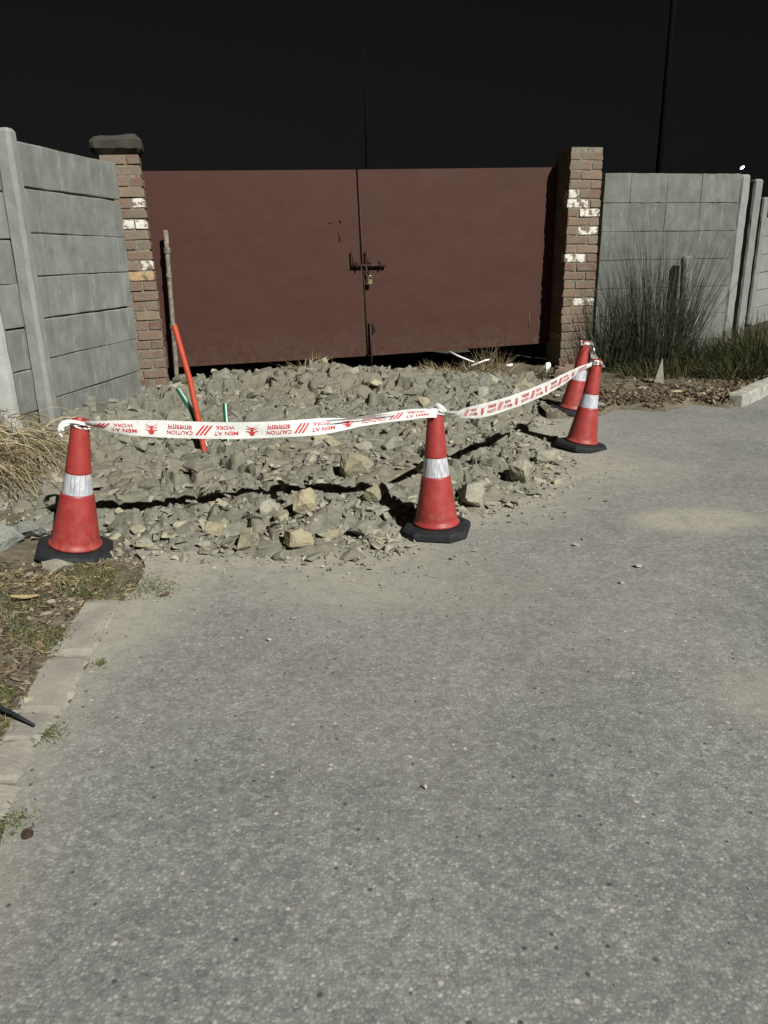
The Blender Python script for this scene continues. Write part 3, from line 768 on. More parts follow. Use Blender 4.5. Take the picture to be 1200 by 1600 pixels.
# sliding latch across the joint, with two handles
bar = rod('latch_bar', [gp(1.905, .035, 1.163), gp(2.26, .035, 1.160)], .013, m_iron, g1)
for u_ in (1.93, 2.08):
    rod('latch_handle', [gp(u_ - .01, .035, 1.16), gp(u_ - .012, .05, 1.20), gp(u_ - .016, .045, 1.32)], .0095, m_iron, g1, sub=bar)
for u_ in (1.96, 2.10, 2.20):
    rod('latch_bracket', [gp(u_, .002, 1.19), gp(u_, .05, 1.185), gp(u_, .05, 1.14), gp(u_, .002, 1.135)], .007, m_iron, g1 if u_ < 2 else g2)
hasp = rod('hasp', [gp(2.045, .04, 1.16), gp(2.06, .045, 1.11), gp(2.075, .045, 1.07)], .010, m_iron, g2)
bolt = rod('drop_bolt', [gp(2.085, .03, .60), gp(2.088, .03, .15)], .011, m_iron, g2)
rod('drop_bolt_handle', [gp(2.085, .03, .60), gp(2.12, .035, .60), gp(2.125, .035, .50)], .008, m_iron, g2, sub=bolt)
rod('edge_strip', [gp(2.052, .006, .26), gp(2.000, .006, 2.055)], .011, m_gate, g2, 4)
# marks of an old bolt on the left leaf
rod('scar', [gp(1.80, .004, 1.60), gp(1.815, .004, 1.575)], .008, m_iron, g1)
rod('scar', [gp(1.79, .004, 1.50), gp(1.795, .004, 1.40)], .006, m_iron, g1)
rod('scar', [gp(1.70, .004, 1.58), gp(1.705, .004, 1.565)], .008, m_iron, g1)
# padlock hanging in the hasp
pl = empty('padlock', gp(2.085, .06, 1.00), (0, 0, GA)); tag(pl, 'small brass padlock hanging from the gate latch', 'padlock')
bm = bmesh.new(); box_bm(bm, -.024, .024, -.010, .010, -.025, .025, bevel=.006); new_obj('body', bm_mesh('body', bm), m_brass, pl)
sh = [(-.015, 0, .02)] + [(-.015 * math.cos(a), 0, .048 + .018 * math.sin(a)) for a in np.linspace(0, math.pi, 9)] + [(.015, 0, .02)]
v, f = tube(sh, .004, 8); new_obj('shackle', mesh('shackle', v, f, True), m_steel, pl)

# ------------------------------------------------------------------ poles, ducts and other upright things
v, f = [], []
ip = empty('iron_pipe', gp(.085, .135, .0)); tag(ip, 'flaking grey iron pipe with couplings standing by the left pillar', 'pipe')
a = Vector((0, 0, 0)); b = gp(.12, .115, 1.515) - gp(.085, .135, 0)
prof = [a + (b - a) * q for q in np.linspace(0, 1, 9)]
v, f = tube(prof, [.023] * 9, 12); new_obj('shaft', mesh('shaft', v, f, True), m_ipipe, ip)
for q, l_, r_ in ((.42, .05, .030), (.73, .04, .029), (.88, .05, .031)):
    c0 = a + (b - a) * q; dd = (b - a).normalized()
    v, f = tube([c0 - dd * l_ / 2, c0 - dd * l_ * .46, c0 + dd * l_ * .46, c0 + dd * l_ / 2], [r_ * .9, r_, r_, r_ * .9], 12); new_obj('coupling', mesh('coupling', v, f), m_ipipe, ip)

def duct(name, label, pts_, r, mt, inner):
    p = empty(name, pts_[0]); tag(p, label, 'duct'); q = [Vector(k) - Vector(pts_[0]) for k in pts_]
    v, f = tube(q, r, 16, False); n = len(q) * 16; t_ = (q[-1] - q[-2]).normalized()
    # wall thickness at the open end
    v2, f2 = tube([q[-1], q[-1] - t_ * .25], r * .72, 16, False)
    f = list(f) + [tuple(i + n for i in ff[::-1]) for ff in f2]
    V = list(v) + list(v2)
    new_obj('tube', mesh('tube', V, f, True), mt, p)
    ring = [(len(q) - 1) * 16 + k for k in range(16)]
    rv = [V[i] for i in ring] + [V[n + k] for k in range(16)]
    new_obj('cut_end', mesh('cut_end', [x_ + t_ * .0006 for x_ in rv], [(k, (k + 1) % 16, 16 + (k + 1) % 16, 16 + k) for k in range(16)]), inner, p)
    return p, q
duct('orange_duct', 'orange plastic duct leaning up out of the trench', [(-1.145, 4.85, -.05), (-1.18, 4.90, .22), (-1.235, 4.97, .52), (-1.315, 5.03, .853)], .0185, m_orange, m_orange_in)
gd, q = duct('green_duct', 'short green duct leaning left beside the orange duct', [(-1.12, 4.92, -.02), (-1.185, 4.95, .14), (-1.25, 4.99, .32), (-1.335, 5.03, .452)], .0155, m_green, m_stripe)
v, f = tube([k + Vector((.012, -.013, .004)) for k in q], .005, 6); new_obj('stripe', mesh('stripe', v, f, True), m_stripe, gd)
gd, q = duct('green_duct', 'short upright green duct right of the orange duct', [(-1.005, 4.86, -.02), (-1.005, 4.87, .15), (-1.008, 4.90, .375)], .0145, m_green, m_stripe)
v, f = tube([k + Vector((.009, -.0135, 0)) for k in q], .005, 6); new_obj('stripe', mesh('stripe', v, f, True), m_stripe, gd)

v, f = tube([(0, 0, 0), (0, 0, 2.9), (-.01, 0, 4.1)], [.03, .022, .012], 8)
o = new_obj('unlit_pole', mesh('unlit_pole', v, f, True), m_unlit); o.location = (-.16, 12.3, 0); tag(o, 'thin pole coloured as unlit sticking up behind the middle of the gate', 'pole')
v, f = tube([(0, 0, 0), (0, 0, 12)], [.09, .065], 12)
o = new_obj('unlit_pole', mesh('unlit_pole', v, f, True), m_unlit); o.location = (7.55, 22.5, 0); tag(o, 'tall pole coloured as unlit against the night sky behind the right wall', 'pole')
# far street light
sl = empty('street_lamp', (16.11, 37.0, 0)); tag(sl, 'tiny lit street lamp far away above the right wall', 'street lamp')
v, f = tube([(0, 0, 0), (0, 0, 4.64)], [.06, .045], 8); new_obj('pole', mesh('pole', v, f, True), m_unlit, sl)
k = N('lamp_glow'); k.out((1, 1, 1), .5, None, **{'Emission Strength': 3.0}); k.b.inputs['Emission Color'].default_value = (1, 1, 1, 1); m_glow = k.m
bm = bmesh.new(); bmesh.ops.create_uvsphere(bm, u_segments=12, v_segments=8, radius=1.0)
o = new_obj('lamp_head', bm_mesh('lamp_head', bm, True), m_glow, sl); o.scale = (.10, .08, .05); o.location = (0, 0, 4.70); o.rotation_euler = (0, rad(-35), 0)

# ------------------------------------------------------------------ traffic cones
CONES = {}
def cone(key, label, loc, top, spin):
    """loc: base centre on the ground; top: where the tip stands"""
    ax = (Vector(top) - Vector(loc)).normalized()
    p = empty('traffic_cone', loc); p.rotation_euler = (Matrix(ax.to_track_quat('Z', 'Y').to_matrix().to_4x4()) @ Matrix.Rotation(spin, 4, 'Z')).to_euler()
    sc_ = (Vector(top) - Vector(loc)).length / .578; p.scale = (sc_, sc_, sc_)
    tag(p, label, 'traffic cone', 'traffic cones around the dug up heap')
    # eight sided rubber base
    W = .148; c = .066; oc = [(W, W - c), (W - c, W), (c - W, W), (-W, W - c), (-W, c - W), (c - W, -W), (W - c, -W), (W, c - W)]
    rings = [(1.0, 0.0), (1.015, .006), (1.0, .024), (.94, .034), (.80, .040)]
    V = [(x * s, y * s, z) for s, z in rings for x, y in oc]; F_ = []
    for i in range(len(rings) - 1):
        for k_ in range(8): F_.append((i * 8 + k_, i * 8 + (k_ + 1) % 8, (i + 1) * 8 + (k_ + 1) % 8, (i + 1) * 8 + k_))
    F_.append(tuple(range(8))[::-1]); F_.append(tuple((len(rings) - 1) * 8 + k_ for k_ in range(8)))
    new_obj('base', mesh('base', V, F_), m_rubber, p)
    V, F_ = lathe([(.098, .0405), (.106, .043), (.107, .050), (.101, .056), (.097, .060), (.0945, .075), (.0655, .262), (.064, .268), (.060, .270), (.0495, .358), (.051, .361), (.0500, .366), (.0335, .566), (.031, .574), (.026, .578), (.0225, .577), (.021, .56)], 48)
    body = new_obj('body', mesh('body', V, F_, True), m_cone, p)
    seg = 48; V, F_ = lathe([(.0612, .2715), (.0508, .3565)], seg)
    me = mesh('reflective_band', V, F_, True); uv = me.uv_layers.new(name='UVMap')
    for pl_ in me.polygons:
        for li in pl_.loop_indices:
            vi = me.loops[li].vertex_index; kk = (vi % seg) / seg
            if pl_.index % seg == seg - 1 and vi % seg == 0: kk = 1.0
            uv.data[li].uv = (kk + .137 * len(CONES), 0 if vi < seg else 1)
    new_obj('reflective_band', me, m_band, body)
    CONES[key] = (Vector(loc), ax, sc_); return p
cone('L', 'red cone furthest left beside the dry grass with a tape knot', (-1.388, 3.225, .010), (-1.280, 3.225, .617), .30)
cone('M', 'red cone standing in the middle in front of the heap', (.247, 3.428, .010), (.238, 3.428, .600), -.22)
cone('RF', 'right hand red cone standing in front of its neighbour', (1.326, 5.026, .010), (1.396, 5.026, .595), .62)
cone('RB', 'red cone leaning behind the right hand cone', (1.530, 6.17, .015), (1.620, 6.18, .588), .4)

# ------------------------------------------------------------------ caution tape
tape = empty('caution_tape', (.25, 3.44, .57)); tag(tape, 'white caution tape with red lettering strung between the cones', 'tape')
TB = tape.location
def spline(P_, n):
    P_ = np.array(P_, float); d = np.r_[0, np.cumsum(np.linalg.norm(np.diff(P_[:, :3], axis=0), axis=1))]
    q = np.linspace(0, d[-1], n); out = np.zeros((n, P_.shape[1]))
    m = np.gradient(P_, d, axis=0)
    i = np.clip(np.searchsorted(d, q, 'right') - 1, 0, len(d) - 2); h = (d[i + 1] - d[i])[:, None]; t_ = ((q - d[i]) / (d[i + 1] - d[i]))[:, None]
    return (2 * t_**3 - 3 * t_**2 + 1) * P_[i] + (t_**3 - 2 * t_**2 + t_) * h * m[i] + (-2 * t_**3 + 3 * t_**2) * P_[i + 1] + (t_**3 - t_**2) * h * m[i + 1]
class Ribbon:
    """rows: x, y, z, half width, twist (rad, 0 = upright facing the road)"""
    def __init__(s, rows, n=120):
        A = spline(rows, n); X_ = [-1.3, .24, 1.4, 1.64]; x_ = A[:, 0].copy()
        A[:, 0] += np.interp(x_, X_, [.015, -.003, -.024, -.02]); A[:, 1] += np.interp(x_, X_, [-.039, -.044, -.080, -.072]); A[:, 2] += np.interp(x_, X_, [.014, .014, .014, .010])
        s.c = A[:, :3]; s.hw = A[:, 3]; s.tw = A[:, 4]
        tg = np.gradient(s.c, axis=0); tg /= np.linalg.norm(tg, axis=1)[:, None]
        up = np.array((0, 0, 1.0)); u0 = up - tg * (tg @ up)[:, None]; u0 /= np.linalg.norm(u0, axis=1)[:, None]
        nr = np.cross(tg, u0)
        s.w = u0 * np.cos(s.tw)[:, None] + nr * np.sin(s.tw)[:, None]; s.n = np.cross(tg, s.w)
        s.s = np.r_[0, np.cumsum(np.linalg.norm(np.diff(s.c, axis=0), axis=1))]
    def at(s, u, v, off=0.0):
        """u metres along, v -1..1 across"""
        f = lambda a: np.stack([np.interp(u, s.s, a[:, k]) for k in range(3)], -1)
        wr = .0022 * np.sin(u * 13 + v * 2.1) * np.sin(u * 5.3 + 1) + .0006 * np.sin(u * 47 - v * 3)
        hw = np.interp(u, s.s, s.hw); bow = .02 * hw * (1 - v * v)
        return f(s.c) + f(s.w) * (hw * v)[:, None] + f(s.n) * (off + wr + bow)[:, None]
    def band(s, name='band'):
        nu = len(s.s) * 2; nv = 9; u, v = np.meshgrid(np.linspace(0, s.s[-1], nu), np.linspace(-1, 1, nv), indexing='ij')
        p = s.at(u.ravel(), v.ravel()) - np.array(TB); idx = np.arange(nu * nv).reshape(nu, nv)
        f = np.stack([idx[:-1, :-1], idx[1:, :-1], idx[1:, 1:], idx[:-1, 1:]], -1).reshape(-1, 4)
        s.obj = new_obj(name, mesh_np(name, p, f, True), m_tape, tape); return s.obj
HWD = .0365
r1 = Ribbon([(-1.262, 3.225, .592, .012, .5), (-1.20, 3.215, .585, .020, .3), (-1.10, 3.225, .571, .031, .12), (-.969, 3.25, .558, HWD, .0), (-.78, 3.29, .539, HWD, .0), (-.565, 3.33, .527, HWD, .0), (-.40, 3.355, .526, HWD, -.05),
             (-.267, 3.38, .529, HWD, -.45), (-.15, 3.395, .537, .034, -.98), (.0, 3.41, .554, .031, -1.0), (.12, 3.42, .566, .028, -.85), (.20, 3.425, .571, .022, -.7), (.245, 3.425, .571, .020, -.4)])
r2 = Ribbon([(.275, 3.435, .570, .011, .9), (.33, 3.50, .552, .014, .6), (.40, 3.64, .528, .026, .25), (.488, 3.80, .505, .034, .08), (.66, 4.07, .487, HWD, .0), (.847, 4.35, .485, HWD, .0), (1.0, 4.58, .492, HWD, .0), (1.14, 4.79, .507, .034, .05), (1.28, 4.97, .535, .024, .25), (1.375, 5.055, .556, .014, .4)])
rf = Ribbon([(-.25, 3.36, .558, .003, .3), (-.20, 3.37, .557, .012, .9), (-.12, 3.38, .561, .018, 1.05), (-.02, 3.395, .567, .012, .9), (.06, 3.41, .571, .003, .4)], 50)
r3 = Ribbon([(1.44, 5.12, .556, .012, .3), (1.52, 5.45, .50, .020, .6), (1.60, 5.85, .505, .022, .9), (1.655, 6.21, .556, .012, .4)], 60)
for r_ in (r1, r2, r3): r_.band()
rf.band('fold')
# printed pattern of one repeat: x along, y across (-1..1), as it hangs: turned upside down
def text_xy(body, width, height):
    cu = bpy.data.curves.new('t', 'FONT'); cu.body = body; cu.offset = .012; cu.resolution_u = 3
    ob = bpy.data.objects.new('t', cu); C.objects.link(ob)
    dg = bpy.context.evaluated_depsgraph_get(); me = bpy.data.meshes.new_from_object(ob.evaluated_get(dg))
    v = np.array([q_.co[:2] for q_ in me.vertices]); f = [tuple(p_.vertices) for p_ in me.polygons]
    bpy.data.objects.remove(ob); bpy.data.curves.remove(cu); bpy.data.meshes.remove(me)
    lo = v.min(0); hi = v.max(0); v = (v - (lo + hi) / 2) / (hi - lo) * (width, height)
    return v, f
def rot180(v): return -v
PAT = []                                           # (vertices in metres from the repeat's start and tape centre, faces)
for k_ in range(3):
    x0 = -.026 + k_ * .018; PAT.append((np.array([(x0 - .012 + .034 * q_ + e_, -.021 + .042 * q_) for q_ in np.linspace(0, 1, 7) for e_ in (0, .010)]) - (.005, 0), [(2 * q_, 2 * q_ + 1, 2 * q_ + 3, 2 * q_ + 2) for q_ in range(6)]))
for body, x0, y0, wd, ht in (('WORK', .093, .0125, .088, .017), ('MEN AT', .097, -.0125, .112, .017), ('सावधान', .343, .013, .110, .019), ('CAUTION', .343, -.0125, .116, .017)):
    v, f = text_xy(body, wd, ht); PAT.append((rot180(v) + (x0, y0), f))
def disc(cx, cy, rx, ry, a0=0, a1=2 * math.pi, n=18): 
    return np.array([(cx + rx * math.cos(a), cy + ry * math.sin(a)) for a in np.linspace(a0, a1, n, endpoint=a1 - a0 < 6)]), [tuple(range(n))]
ic = [disc(0, .010, .013, .015, 0, math.pi), (np.array([(-.018, .006), (.018, .006), (.018, .0095), (-.018, .0095)]), [(0, 1, 2, 3)]), disc(0, -.001, .008, .007), disc(0, -.012, .012, .006, 0, math.pi)]
for sg in (-1, 1):
    for (xa, ya, xb, yb) in ((.010, -.004, .026, -.010), (.010, -.010, .024, -.022), (.013, .004, .028, .003)):
        ic.append((np.array([(sg * xa, ya), (sg * xb, yb), (sg * xb, yb + .0028), (sg * xa, ya + .0028)]), [(0, 1, 2, 3) if sg > 0 else (3, 2, 1, 0)]))
for v, f in ic: PAT.append((rot180(v) + (.217, 0), f))
PER = .42
def print_on(rb, start, u0, u1):
    """each word, stripe group and symbol is a mark of its own"""
    marks = [('stripes', PAT[:3])] + [('lettering', [p_]) for p_ in PAT[3:7]] + [('symbol', PAT[7:])]
    for r_ in range(-1, int(rb.s[-1] / PER) + 2):
        for nm, parts in marks:
            V = []; F_ = []; n = 0
            for v, f in parts:
                u = v[:, 0] * .923 + start + r_ * PER; vv = np.clip(v[:, 1] / HWD, -.98, .98)
                V.append((u, vv)); F_ += [tuple(i + n for i in q_) for q_ in f]; n += len(v)
            u = np.concatenate([a_ for a_, _ in V]); vv = np.concatenate([b_ for _, b_ in V])
            if u.min() < u0 or u.max() > u1: continue
            new_obj(nm, mesh(nm, rb.at(u, vv, .0020) - np.array(TB), F_), m_print, rb.obj)
print_on(r1, .075, .02, r1.s[-1] - .02); print_on(r2, .25, .10, r2.s[-1] - .03)
# wraps and knots at the cone necks
def wrap(key, h, r, wd, turns=1.15, ph=0.0):
    loc, ax, sc_ = CONES[key]; r *= sc_; h *= sc_; q = ax.to_track_quat('Z', 'Y'); n = 70; nv = 5; V = []
    for i in range(n):
        a = ph + turns * 2 * math.pi * i / (n - 1)
        for j in range(nv):
            t_ = j / (nv - 1) - .5; rr = r - .05 * t_ * wd * 2 + .0035 * math.sin(a * 5 + t_ * 4) + .0025 * math.sin(a * 11) + .002 * i / n + .003
            V.append(loc + q @ Vector((rr * math.cos(a), rr * math.sin(a), h + t_ * wd + .006 * math.sin(a * 2 + ph))) - TB)
    F_ = [(i * nv + j, (i + 1) * nv + j, (i + 1) * nv + j + 1, i * nv + j + 1) for i in range(n - 1) for j in range(nv - 1)]
    new_obj('wrap', mesh('wrap', V, F_, True), m_tape, tape)
wrap('L', .560, .0335, .014, 1.3, .6); wrap('M', .560, .0335, .026, 1.2, 1.1); wrap('RF', .560, .0335, .016, 1.3, 2.0); wrap('RB', .560, .0335, .022, 1.2, .3)
wrap('RF', .550, .0345, .009, 1.05, .4); wrap('L', .551, .0345, .008, 1.05, 2.4)
Ribbon([(-1.262, 3.225, .588, .006, .2), (-1.305, 3.218, .600, .009, .8), (-1.345, 3.212, .598, .009, .3), (-1.364, 3.208, .578, .008, -.4), (-1.366, 3.204, .552, .007, .2), (-1.355, 3.204, .538, .005, .9)], 30).band('tail')
Ribbon([(-1.32, 3.208, .594, .005, -.6), (-1.348, 3.204, .584, .006, .4), (-1.35, 3.20, .566, .005, 1.0)], 20).band('tail')
Ribbon([(1.662, 6.215, .58, .012, .2), (1.685, 6.205, .55, .018, .9), (1.692, 6.20, .50, .015, 1.4), (1.690, 6.20, .44, .006, 1.2)], 24).band('tail')
Ribbon([(1.42, 5.068, .565, .008, .3), (1.445, 5.06, .552, .012, 1.0), (1.45, 5.06, .535, .008, .5)], 16).band('tail')
# crumpled knot on top of the middle cone
Ribbon([(.215, 3.435, .585, .010, .2), (.235, 3.43, .600, .016, .8), (.262, 3.43, .592, .014, -.3), (.285, 3.435, .572, .010, .2)], 20).band('knot')

# ------------------------------------------------------------------ vegetation
def blades(name, specs, mat, seg=5, parent=None):
    """specs: base, direction, length, width, droop"""
    V = []; F_ = []; n = 0
    for (b, d, L, wd, dr) in specs:
        b = Vector(b); d = Vector(d).normalized(); side = d.cross(Vector((random.uniform(-1, 1), random.uniform(-1, 1), .2))).normalized()
        p = b.copy(); step = L / seg; dd = d.copy()
        for i in range(seg + 1):
            hw = wd * .5 * (1 - (i / seg) ** 1.6 * .92)
            V += [p - side * hw, p + side * hw]
            if i < seg: F_.append((n + 2 * i, n + 2 * i + 1, n + 2 * i + 3, n + 2 * i + 2))
            p = p + dd * step; dd = (dd + Vector((random.uniform(-.05, .05), random.uniform(-.05, .05), -dr / seg))).normalized()
        n += 2 * (seg + 1)
    return new_obj(name, mesh_np(name, np.array([q_[:] for q_ in V]), np.array(F_), False), mat, parent)
def clump(name, label, cat, c, rx, ry, n, hgt, wid, lean, droop, mat, bias=(0, 0), group=None, hvar=.45):
    sp = []
    for _ in range(n):
        a = random.uniform(0, 6.283); rr = math.sqrt(random.random()); dx, dy = rr * math.cos(a), rr * math.sin(a)
        x, y = c[0] + dx * rx, c[1] + dy * ry
        d = (dx * lean + bias[0] + random.gauss(0, lean * .45), dy * lean + bias[1] + random.gauss(0, lean * .45), 1)
        sp.append(((x, y, surf(x, y) - .01), d, hgt * random.uniform(1 - hvar, 1.0) * (1.05 - .35 * rr), wid * random.uniform(.6, 1.3), droop * random.uniform(.2, 1.5)))
    o = blades(name, sp, mat); return tag(o, label, cat, group)
clump('tall_grass', 'tall dark green grass clump fanning out in front of the right wall', 'grass clump', (2.86, 8.20), .36, .26, 820, 1.80, .0060, .30, .42, m_tallg)
clump('tall_grass', 'lower grass tuft between the brick pillar and the tall clump', 'grass clump', (2.42, 8.15), .20, .2, 260, .95, .007, .5, .8, m_tallg)
clump('weed', 'green weedy grass right of the tall clump below the leaning stub', 'weed', (3.35, 8.15), .38, .3, 520, .55, .010, .55, 1.0, m_weed, group='weeds below the right wall')
clump('weed', 'bushy green weeds at the right picture edge behind the kerb block', 'weed', (3.95, 8.2), .42, .45, 760, .62, .011, .6, 1.0, m_weed, group='weeds below the right wall')
clump('weed', 'low green weeds at the foot of the fence posts', 'weed', (4.35, 9.05), .45, .3, 420, .62, .012, .55, .9, m_weed, group='weeds below the right wall')
clump('weed', 'low trailing weeds behind the pointed stone', 'weed', (2.85, 7.72), .5, .22, 380, .34, .009, .7, 1.3, m_weed, group='weeds below the right wall')
clump('weed', 'dark low weeds right behind the kerb block', 'weed', (3.55, 7.6), .42, .26, 420, .36, .010, .7, 1.3, m_weed, group='weeds below the right wall')
clump('dry_grass', 'tuft of dry straw on the heap crest below the left gate leaf', 'dry grass', (-.66, 6.98), .22, .10, 150, .20, .006, 1.0, 1.6, m_dryg)
clump('dry_grass', 'wide mat of dry straw under the right gate leaf', 'dry grass', (.72, 7.42), .36, .16, 420, .20, .006, 1.0, 1.9, m_dryg)
clump('dry_grass', 'upright dry tuft right of the white plastic strips', 'dry grass', (1.05, 7.50), .20, .14, 230, .34, .005, .6, 1.2, m_dryg)
clump('weed', 'small dark green weed on the heap near the right pillar', 'weed', (1.55, 7.75), .18, .1, 150, .16, .007, .9, 1.0, m_weed)
# the drooping straw at the left edge
sp = []
for _ in range(1300):
    x = -2.55 + .62 * random.random() ** 1.2; y = random.uniform(3.8, 4.65); top = .36 - .40 * (x + 2.5); z = surf(x, y) + random.uniform(.0, 1) ** .7 * top
    sp.append(((x, y, z), (random.gauss(.8, .35), random.gauss(-.45, .4), random.gauss(.15, .35)), random.uniform(.18, .45), random.uniform(.003, .008), random.uniform(1.2, 3.0)))
tag(blades('dry_grass', sp, m_dryg, 6), 'heap of drooping dry straw at the left picture edge', 'dry grass')
sp = []
for _ in range(220):
    x = random.uniform(-1.85, -1.5); y = random.uniform(2.75, 3.0)
    sp.append(((x, y, surf(x, y) + .01), (random.gauss(0, 1), random.gauss(0, 1), random.uniform(0, .5)), random.uniform(.05, .12), .004, 1.5))
for _ in range(160):
    x = random.gauss(-1.33, .09); y = random.gauss(2.86, .07)
    sp.append(((x, y, surf(x, y) + .01), (random.gauss(0, 1), random.gauss(0, 1), random.uniform(.1, .7)), random.uniform(.03, .09), .005, 2.0))
tag(blades('dry_grass', sp, m_dryg, 4), 'curled dry straw on the earth in front of the left cone', 'dry grass')
# short verge grass and dead leaves nobody could count
sp = []
while len(sp) < 9000:
    y = random.uniform(.9, 3.05); x = float(x_left(np.array(y))) - .10 - abs(random.gauss(.04, .22))
    if vnoise(np.array(x * 5.0), np.array(y * 5.0), 3) < .42 or x < -2.2: continue
    sp.append(((x, y, surf(x, y) - .003), (random.gauss(0, .7), random.gauss(0, .7), 1), random.uniform(.012, .042), random.uniform(.002, .004), random.uniform(0, 1.4)))
for cx, cy, rr, n in ((-1.0, 2.86, .12, 900), (-.93, 2.22, .022, 90), (-.95, 1.83, .045, 330), (-.88, 1.475, .045, 300), (-.90, 2.80, .08, 300)):
    for _ in range(n):
        x = random.gauss(cx, rr * .6); y = random.gauss(cy, rr * .55)
        sp.append(((x, y, surf(x, y)), (random.gauss(0, .8), random.gauss(0, .8), 1), random.uniform(.006, .020), random.uniform(.0015, .003), random.uniform(0, 1.5)))
ch = []
for _ in range(1400):
    x, y = -1.0 - abs(random.gauss(.12, .3)), random.uniform(1.2, 3.1)
    ch.append(((x, y, surf(x, y) + .006), (random.gauss(0, 1), random.gauss(0, 1), random.gauss(.05, .12)), random.uniform(.015, .06), random.uniform(.0015, .004), .3))
tag(blades('chaff', ch, m_dryg, 3), 'broken straw bits strewn over the left verge', kind='stuff')
tag(blades('verge_grass', sp, m_short, 3), 'short patchy grass along the left road edge', kind='stuff')
def leaves(name, label, region, n, smin, smax):
    V = []; F_ = []; k = 0
    while k < n:
        x, y = region()
        s = random.uniform(smin, smax); R = Euler((random.gauss(0, .45), random.gauss(0, .45), random.uniform(0, 6.3))).to_matrix(); z = surf(x, y) + s * .25
        q = [(-1, 0, .12), (-.35, -.42, 0), (.35, -.38, .02), (1, 0, .2), (.35, .4, .08), (-.35, .42, .1)]
        b = len(V); V += [R @ (Vector(p_) * s) + Vector((x, y, z)) for p_ in q]; F_ += [(b, b + 1, b + 2, b + 3), (b, b + 3, b + 4, b + 5)]; k += 1
    tag(new_obj(name, mesh_np(name, np.array([v_[:] for v_ in V]), np.array(F_)), m_leaf), label, kind='stuff')
def reg_l():
    y = random.uniform(1.0, 3.1); return float(x_left(np.array(y))) - .12 - abs(random.gauss(0, .35)), y
def reg_r():
    x = random.uniform(1.75, 3.9); return x, float(y_top(np.array(x))) + abs(random.gauss(.05, .45))
leaves('leaf_litter', 'dead leaves scattered on the earth left of the road', reg_l, 2600, .006, .019)
leaves('leaf_litter', 'brown leaf litter between the asphalt and the right wall', reg_r, 2600, .010, .030)
pts = []
for _ in range(500):
    x, y = reg_r(); s = .004 + .006 * random.expovariate(1); pts.append((x, y, surf(x, y) + s * .3, min(s, .03)))
for _ in range(600):
    x, y = reg_l(); s = .003 + .005 * random.expovariate(1); pts.append((x, y, surf(x, y) + s * .3, min(s, .022)))
tag(scatter('gravel', pts, m_rub), 'small stones strewn over the verge earth', kind='stuff')

# ------------------------------------------------------------------ smaller things
o = new_obj('post_stub', post_mesh(1.22, .105, .09, 31)); o.data.materials.clear(); o.data.materials.append(m_post_p)
o.data.materials[0] = m_stub; o.location = (3.36, 8.66, -.02); o.rotation_euler = (rad(-2.5), rad(-2), rad(10)); tag(o, 'broken concrete post stub standing in the grass against the right wall', 'post')
bm = bmesh.new()
vs = [bm.verts.new(p_) for p_ in ((-.085, -.02, 0), (.06, -.035, 0), (.07, .03, 0), (-.06, .04, 0), (-.05, -.02, .12), (.045, -.02, .14), (.03, .02, .13), (.022, 0, .30), (.01, .012, .285))]
bmesh.ops.convex_hull(bm, input=bm.verts)
o = new_obj('pointed_stone', bm_mesh('pointed_stone', bm), m_rock); o.scale = (.72, .8, .95); o.location = (2.62, 7.28, .02); tag(o, 'pointed grey stone standing upright before the tall grass', 'stone')
for i, (x, y, s, lb) in enumerate(((2.60, 6.78, .05, 'brown stone on the earth left of the kerb block'), (2.78, 6.62, .055, 'pale flat stone on the earth just left of the kerb block'), (2.38, 7.0, .045, 'dark stone below the pointed stone'))):
    me = big_rock(900 + i, .6, 16, 1); me.materials.append(m_rock if i == 2 else m_boulder); o = new_obj('stone', me); o.scale = (s * 1.3, s, s * .7); o.location = (x, y, surf(x, y) + s * .2); tag(o, lb, 'stone')
def strip(label, pts_, r=.009):
    v, f = tube(pts_, r, 6); o = new_obj('plastic_strip', mesh('plastic_strip', [Vector(q_) - Vector(pts_[0]) for q_ in v], f, True), m_pvc); o.location = pts_[0]; tag(o, label, 'plastic strip', 'white plastic strips on the heap')
z0 = surf(.80, 7.42)
strip('longer white plastic strip on the dry straw below the gate', [(.66, 7.55, z0 + .17), (.74, 7.47, z0 + .135), (.86, 7.42, z0 + .09), (.885, 7.41, z0 + .085)])
strip('shorter white plastic strip right of the longer one', [(.85, 7.36, z0 + .055), (.99, 7.40, z0 + .10), (1.03, 7.41, z0 + .105)])
strip('tiny white plastic scrap beside the upright dry tuft', [(1.20, 7.46, surf(1.2, 7.46) + .09), (1.26, 7.47, surf(1.2, 7.46) + .10)], .014)
# crumpled white bag and brick rubble at the foot of the right pillar
bm = hull(26, 1.1, 77, .5); bmesh.ops.subdivide_edges(bm, edges=bm.edges, cuts=2, use_grid_fill=True)
for v in bm.verts: v.co *= 1 + random.uniform(-.16, .16)
o = new_obj('plastic_bag', bm_mesh('plastic_bag', bm), m_pvc); o.scale = (.045, .04, .06); o.location = (1.72, 8.05, surf(1.72, 8.05) + .07); tag(o, 'crumpled white plastic scrap at the foot of the right pillar', 'plastic bag')
for i, (x, y, rz, lb) in enumerate(((1.88, 7.95, .3, 'loose brick at the foot of the right pillar nearest the cones'), (1.80, 7.72, 1.1, 'broken reddish brick lying before the right pillar'), (1.98, 8.02, .15, 'grey brick set against the front of the right pillar'))):
    me = brick_me[i].copy(); o = new_obj('loose_brick', me); o.scale = (.20, .11, .08); o.location = (x, y, surf(x, y) + .04); o.rotation_euler = (.15 * i, .1, rz); tag(o, lb, 'brick', 'loose bricks by the right pillar')
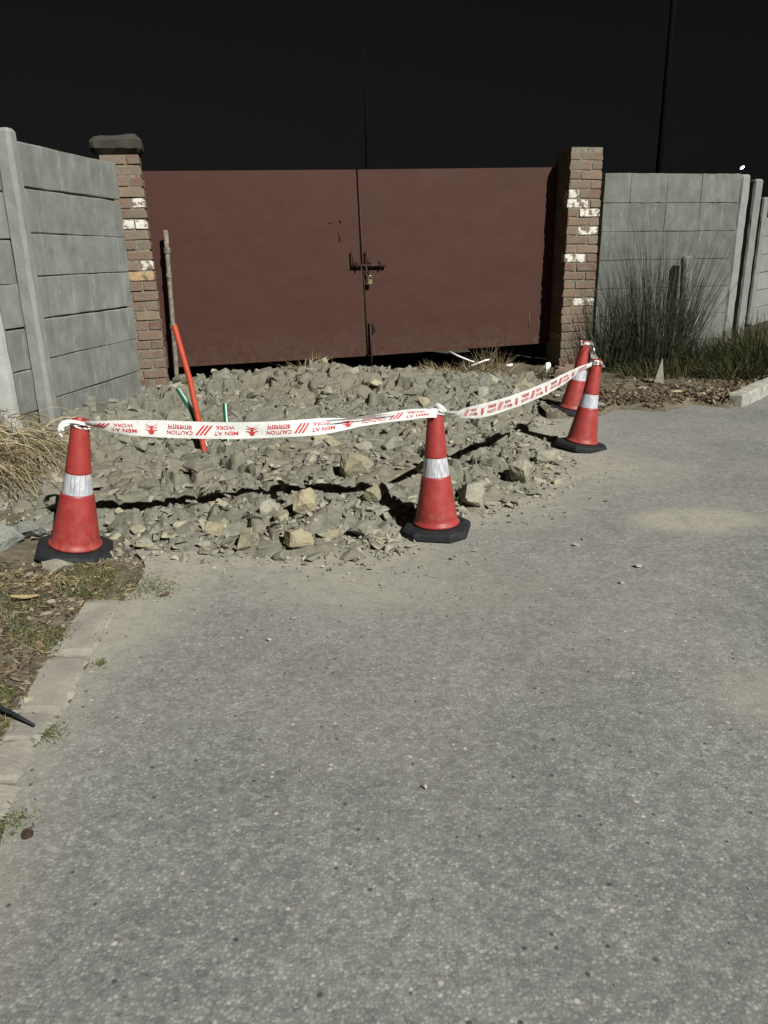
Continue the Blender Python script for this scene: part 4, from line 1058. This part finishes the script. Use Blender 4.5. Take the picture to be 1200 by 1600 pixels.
# blocks by the left pillar foot
me = big_rock(951, .8, 18, 1); me.materials.append(m_mortar); o = new_obj('mortar_lump', me); o.scale = (.10, .07, .08); o.location = (-1.93, 7.42, surf(-1.93, 7.42) + .05); tag(o, 'grey mortar lump at the foot of the left pillar', 'rubble lump')
# dark stick, rusty cap
pts_ = [(-1.32, 2.02, .06), (-1.18, 1.945, .055), (-1.06, 1.89, .04), (-.985, 1.852, .026)]
v, f = tube([Vector(p_) - Vector(pts_[0]) for p_ in pts_], [.006, .0065, .006, .004], 8); o = new_obj('stick', mesh('stick', v, f, True), m_rubber); o.location = pts_[0]; tag(o, 'dark stick poking out over the left kerb', 'stick')
V, F_ = lathe([(.0, .013), (.008, .013), (.011, .009), (.013, .010), (.017, .012), (.0185, .009), (.019, 0)], 18); o = new_obj('rusty_cap', mesh('rusty_cap', V, F_, True), m_rust); o.scale = (.7, .7, .8); o.location = (-.825, 1.435, .012); o.rotation_euler = (.25, .2, 0); tag(o, 'small round rusty cap at the left road edge', 'cap')
# a curled leaf, a scratch on the gate
V = [Vector((math.cos(a_) * .045 * (1 if abs(math.cos(a_)) < .9 else 1.15), math.sin(a_) * .014, .012 * math.cos(a_) ** 2 + .008 * abs(math.sin(a_)))) for a_ in np.linspace(0, 6.283, 16, endpoint=False)] + [Vector((0, 0, 0))]
o = new_obj('dry_leaf', mesh('dry_leaf', V, [(k_, (k_ + 1) % 16, 16) for k_ in range(16)], True), simple('tan_leaf', (.30, .22, .13), .8, .2, 60, .2)); o.location = (-1.36, 2.66, surf(-1.36, 2.66) + .012); o.rotation_euler = (.1, .1, .25)
tag(o, 'long tan dry leaf lying on the left verge below the left cone', 'leaf')
rod('scratch', [gp(3.86, .004, .47), gp(3.862, .004, .62)], .0035, m_ipipe, g2, 4)

# rocks that would share a label are told apart by their order from the left
by = {}
for o in C.objects:
    if o.get('category') == 'rock': by.setdefault(o['label'], []).append(o)
ORD = ['leftmost', 'second', 'third', 'fourth', 'fifth', 'sixth']
for lb, os_ in by.items():
    if len(os_) < 2: continue
    os_.sort(key=lambda o: o.location.x / max(.5, o.location.y))
    for k_, o in enumerate(os_):
        o['label'] = ('leftmost ' if k_ == 0 else 'rightmost ' if k_ == len(os_) - 1 else ORD[min(k_, 5)] + ' ') + lb
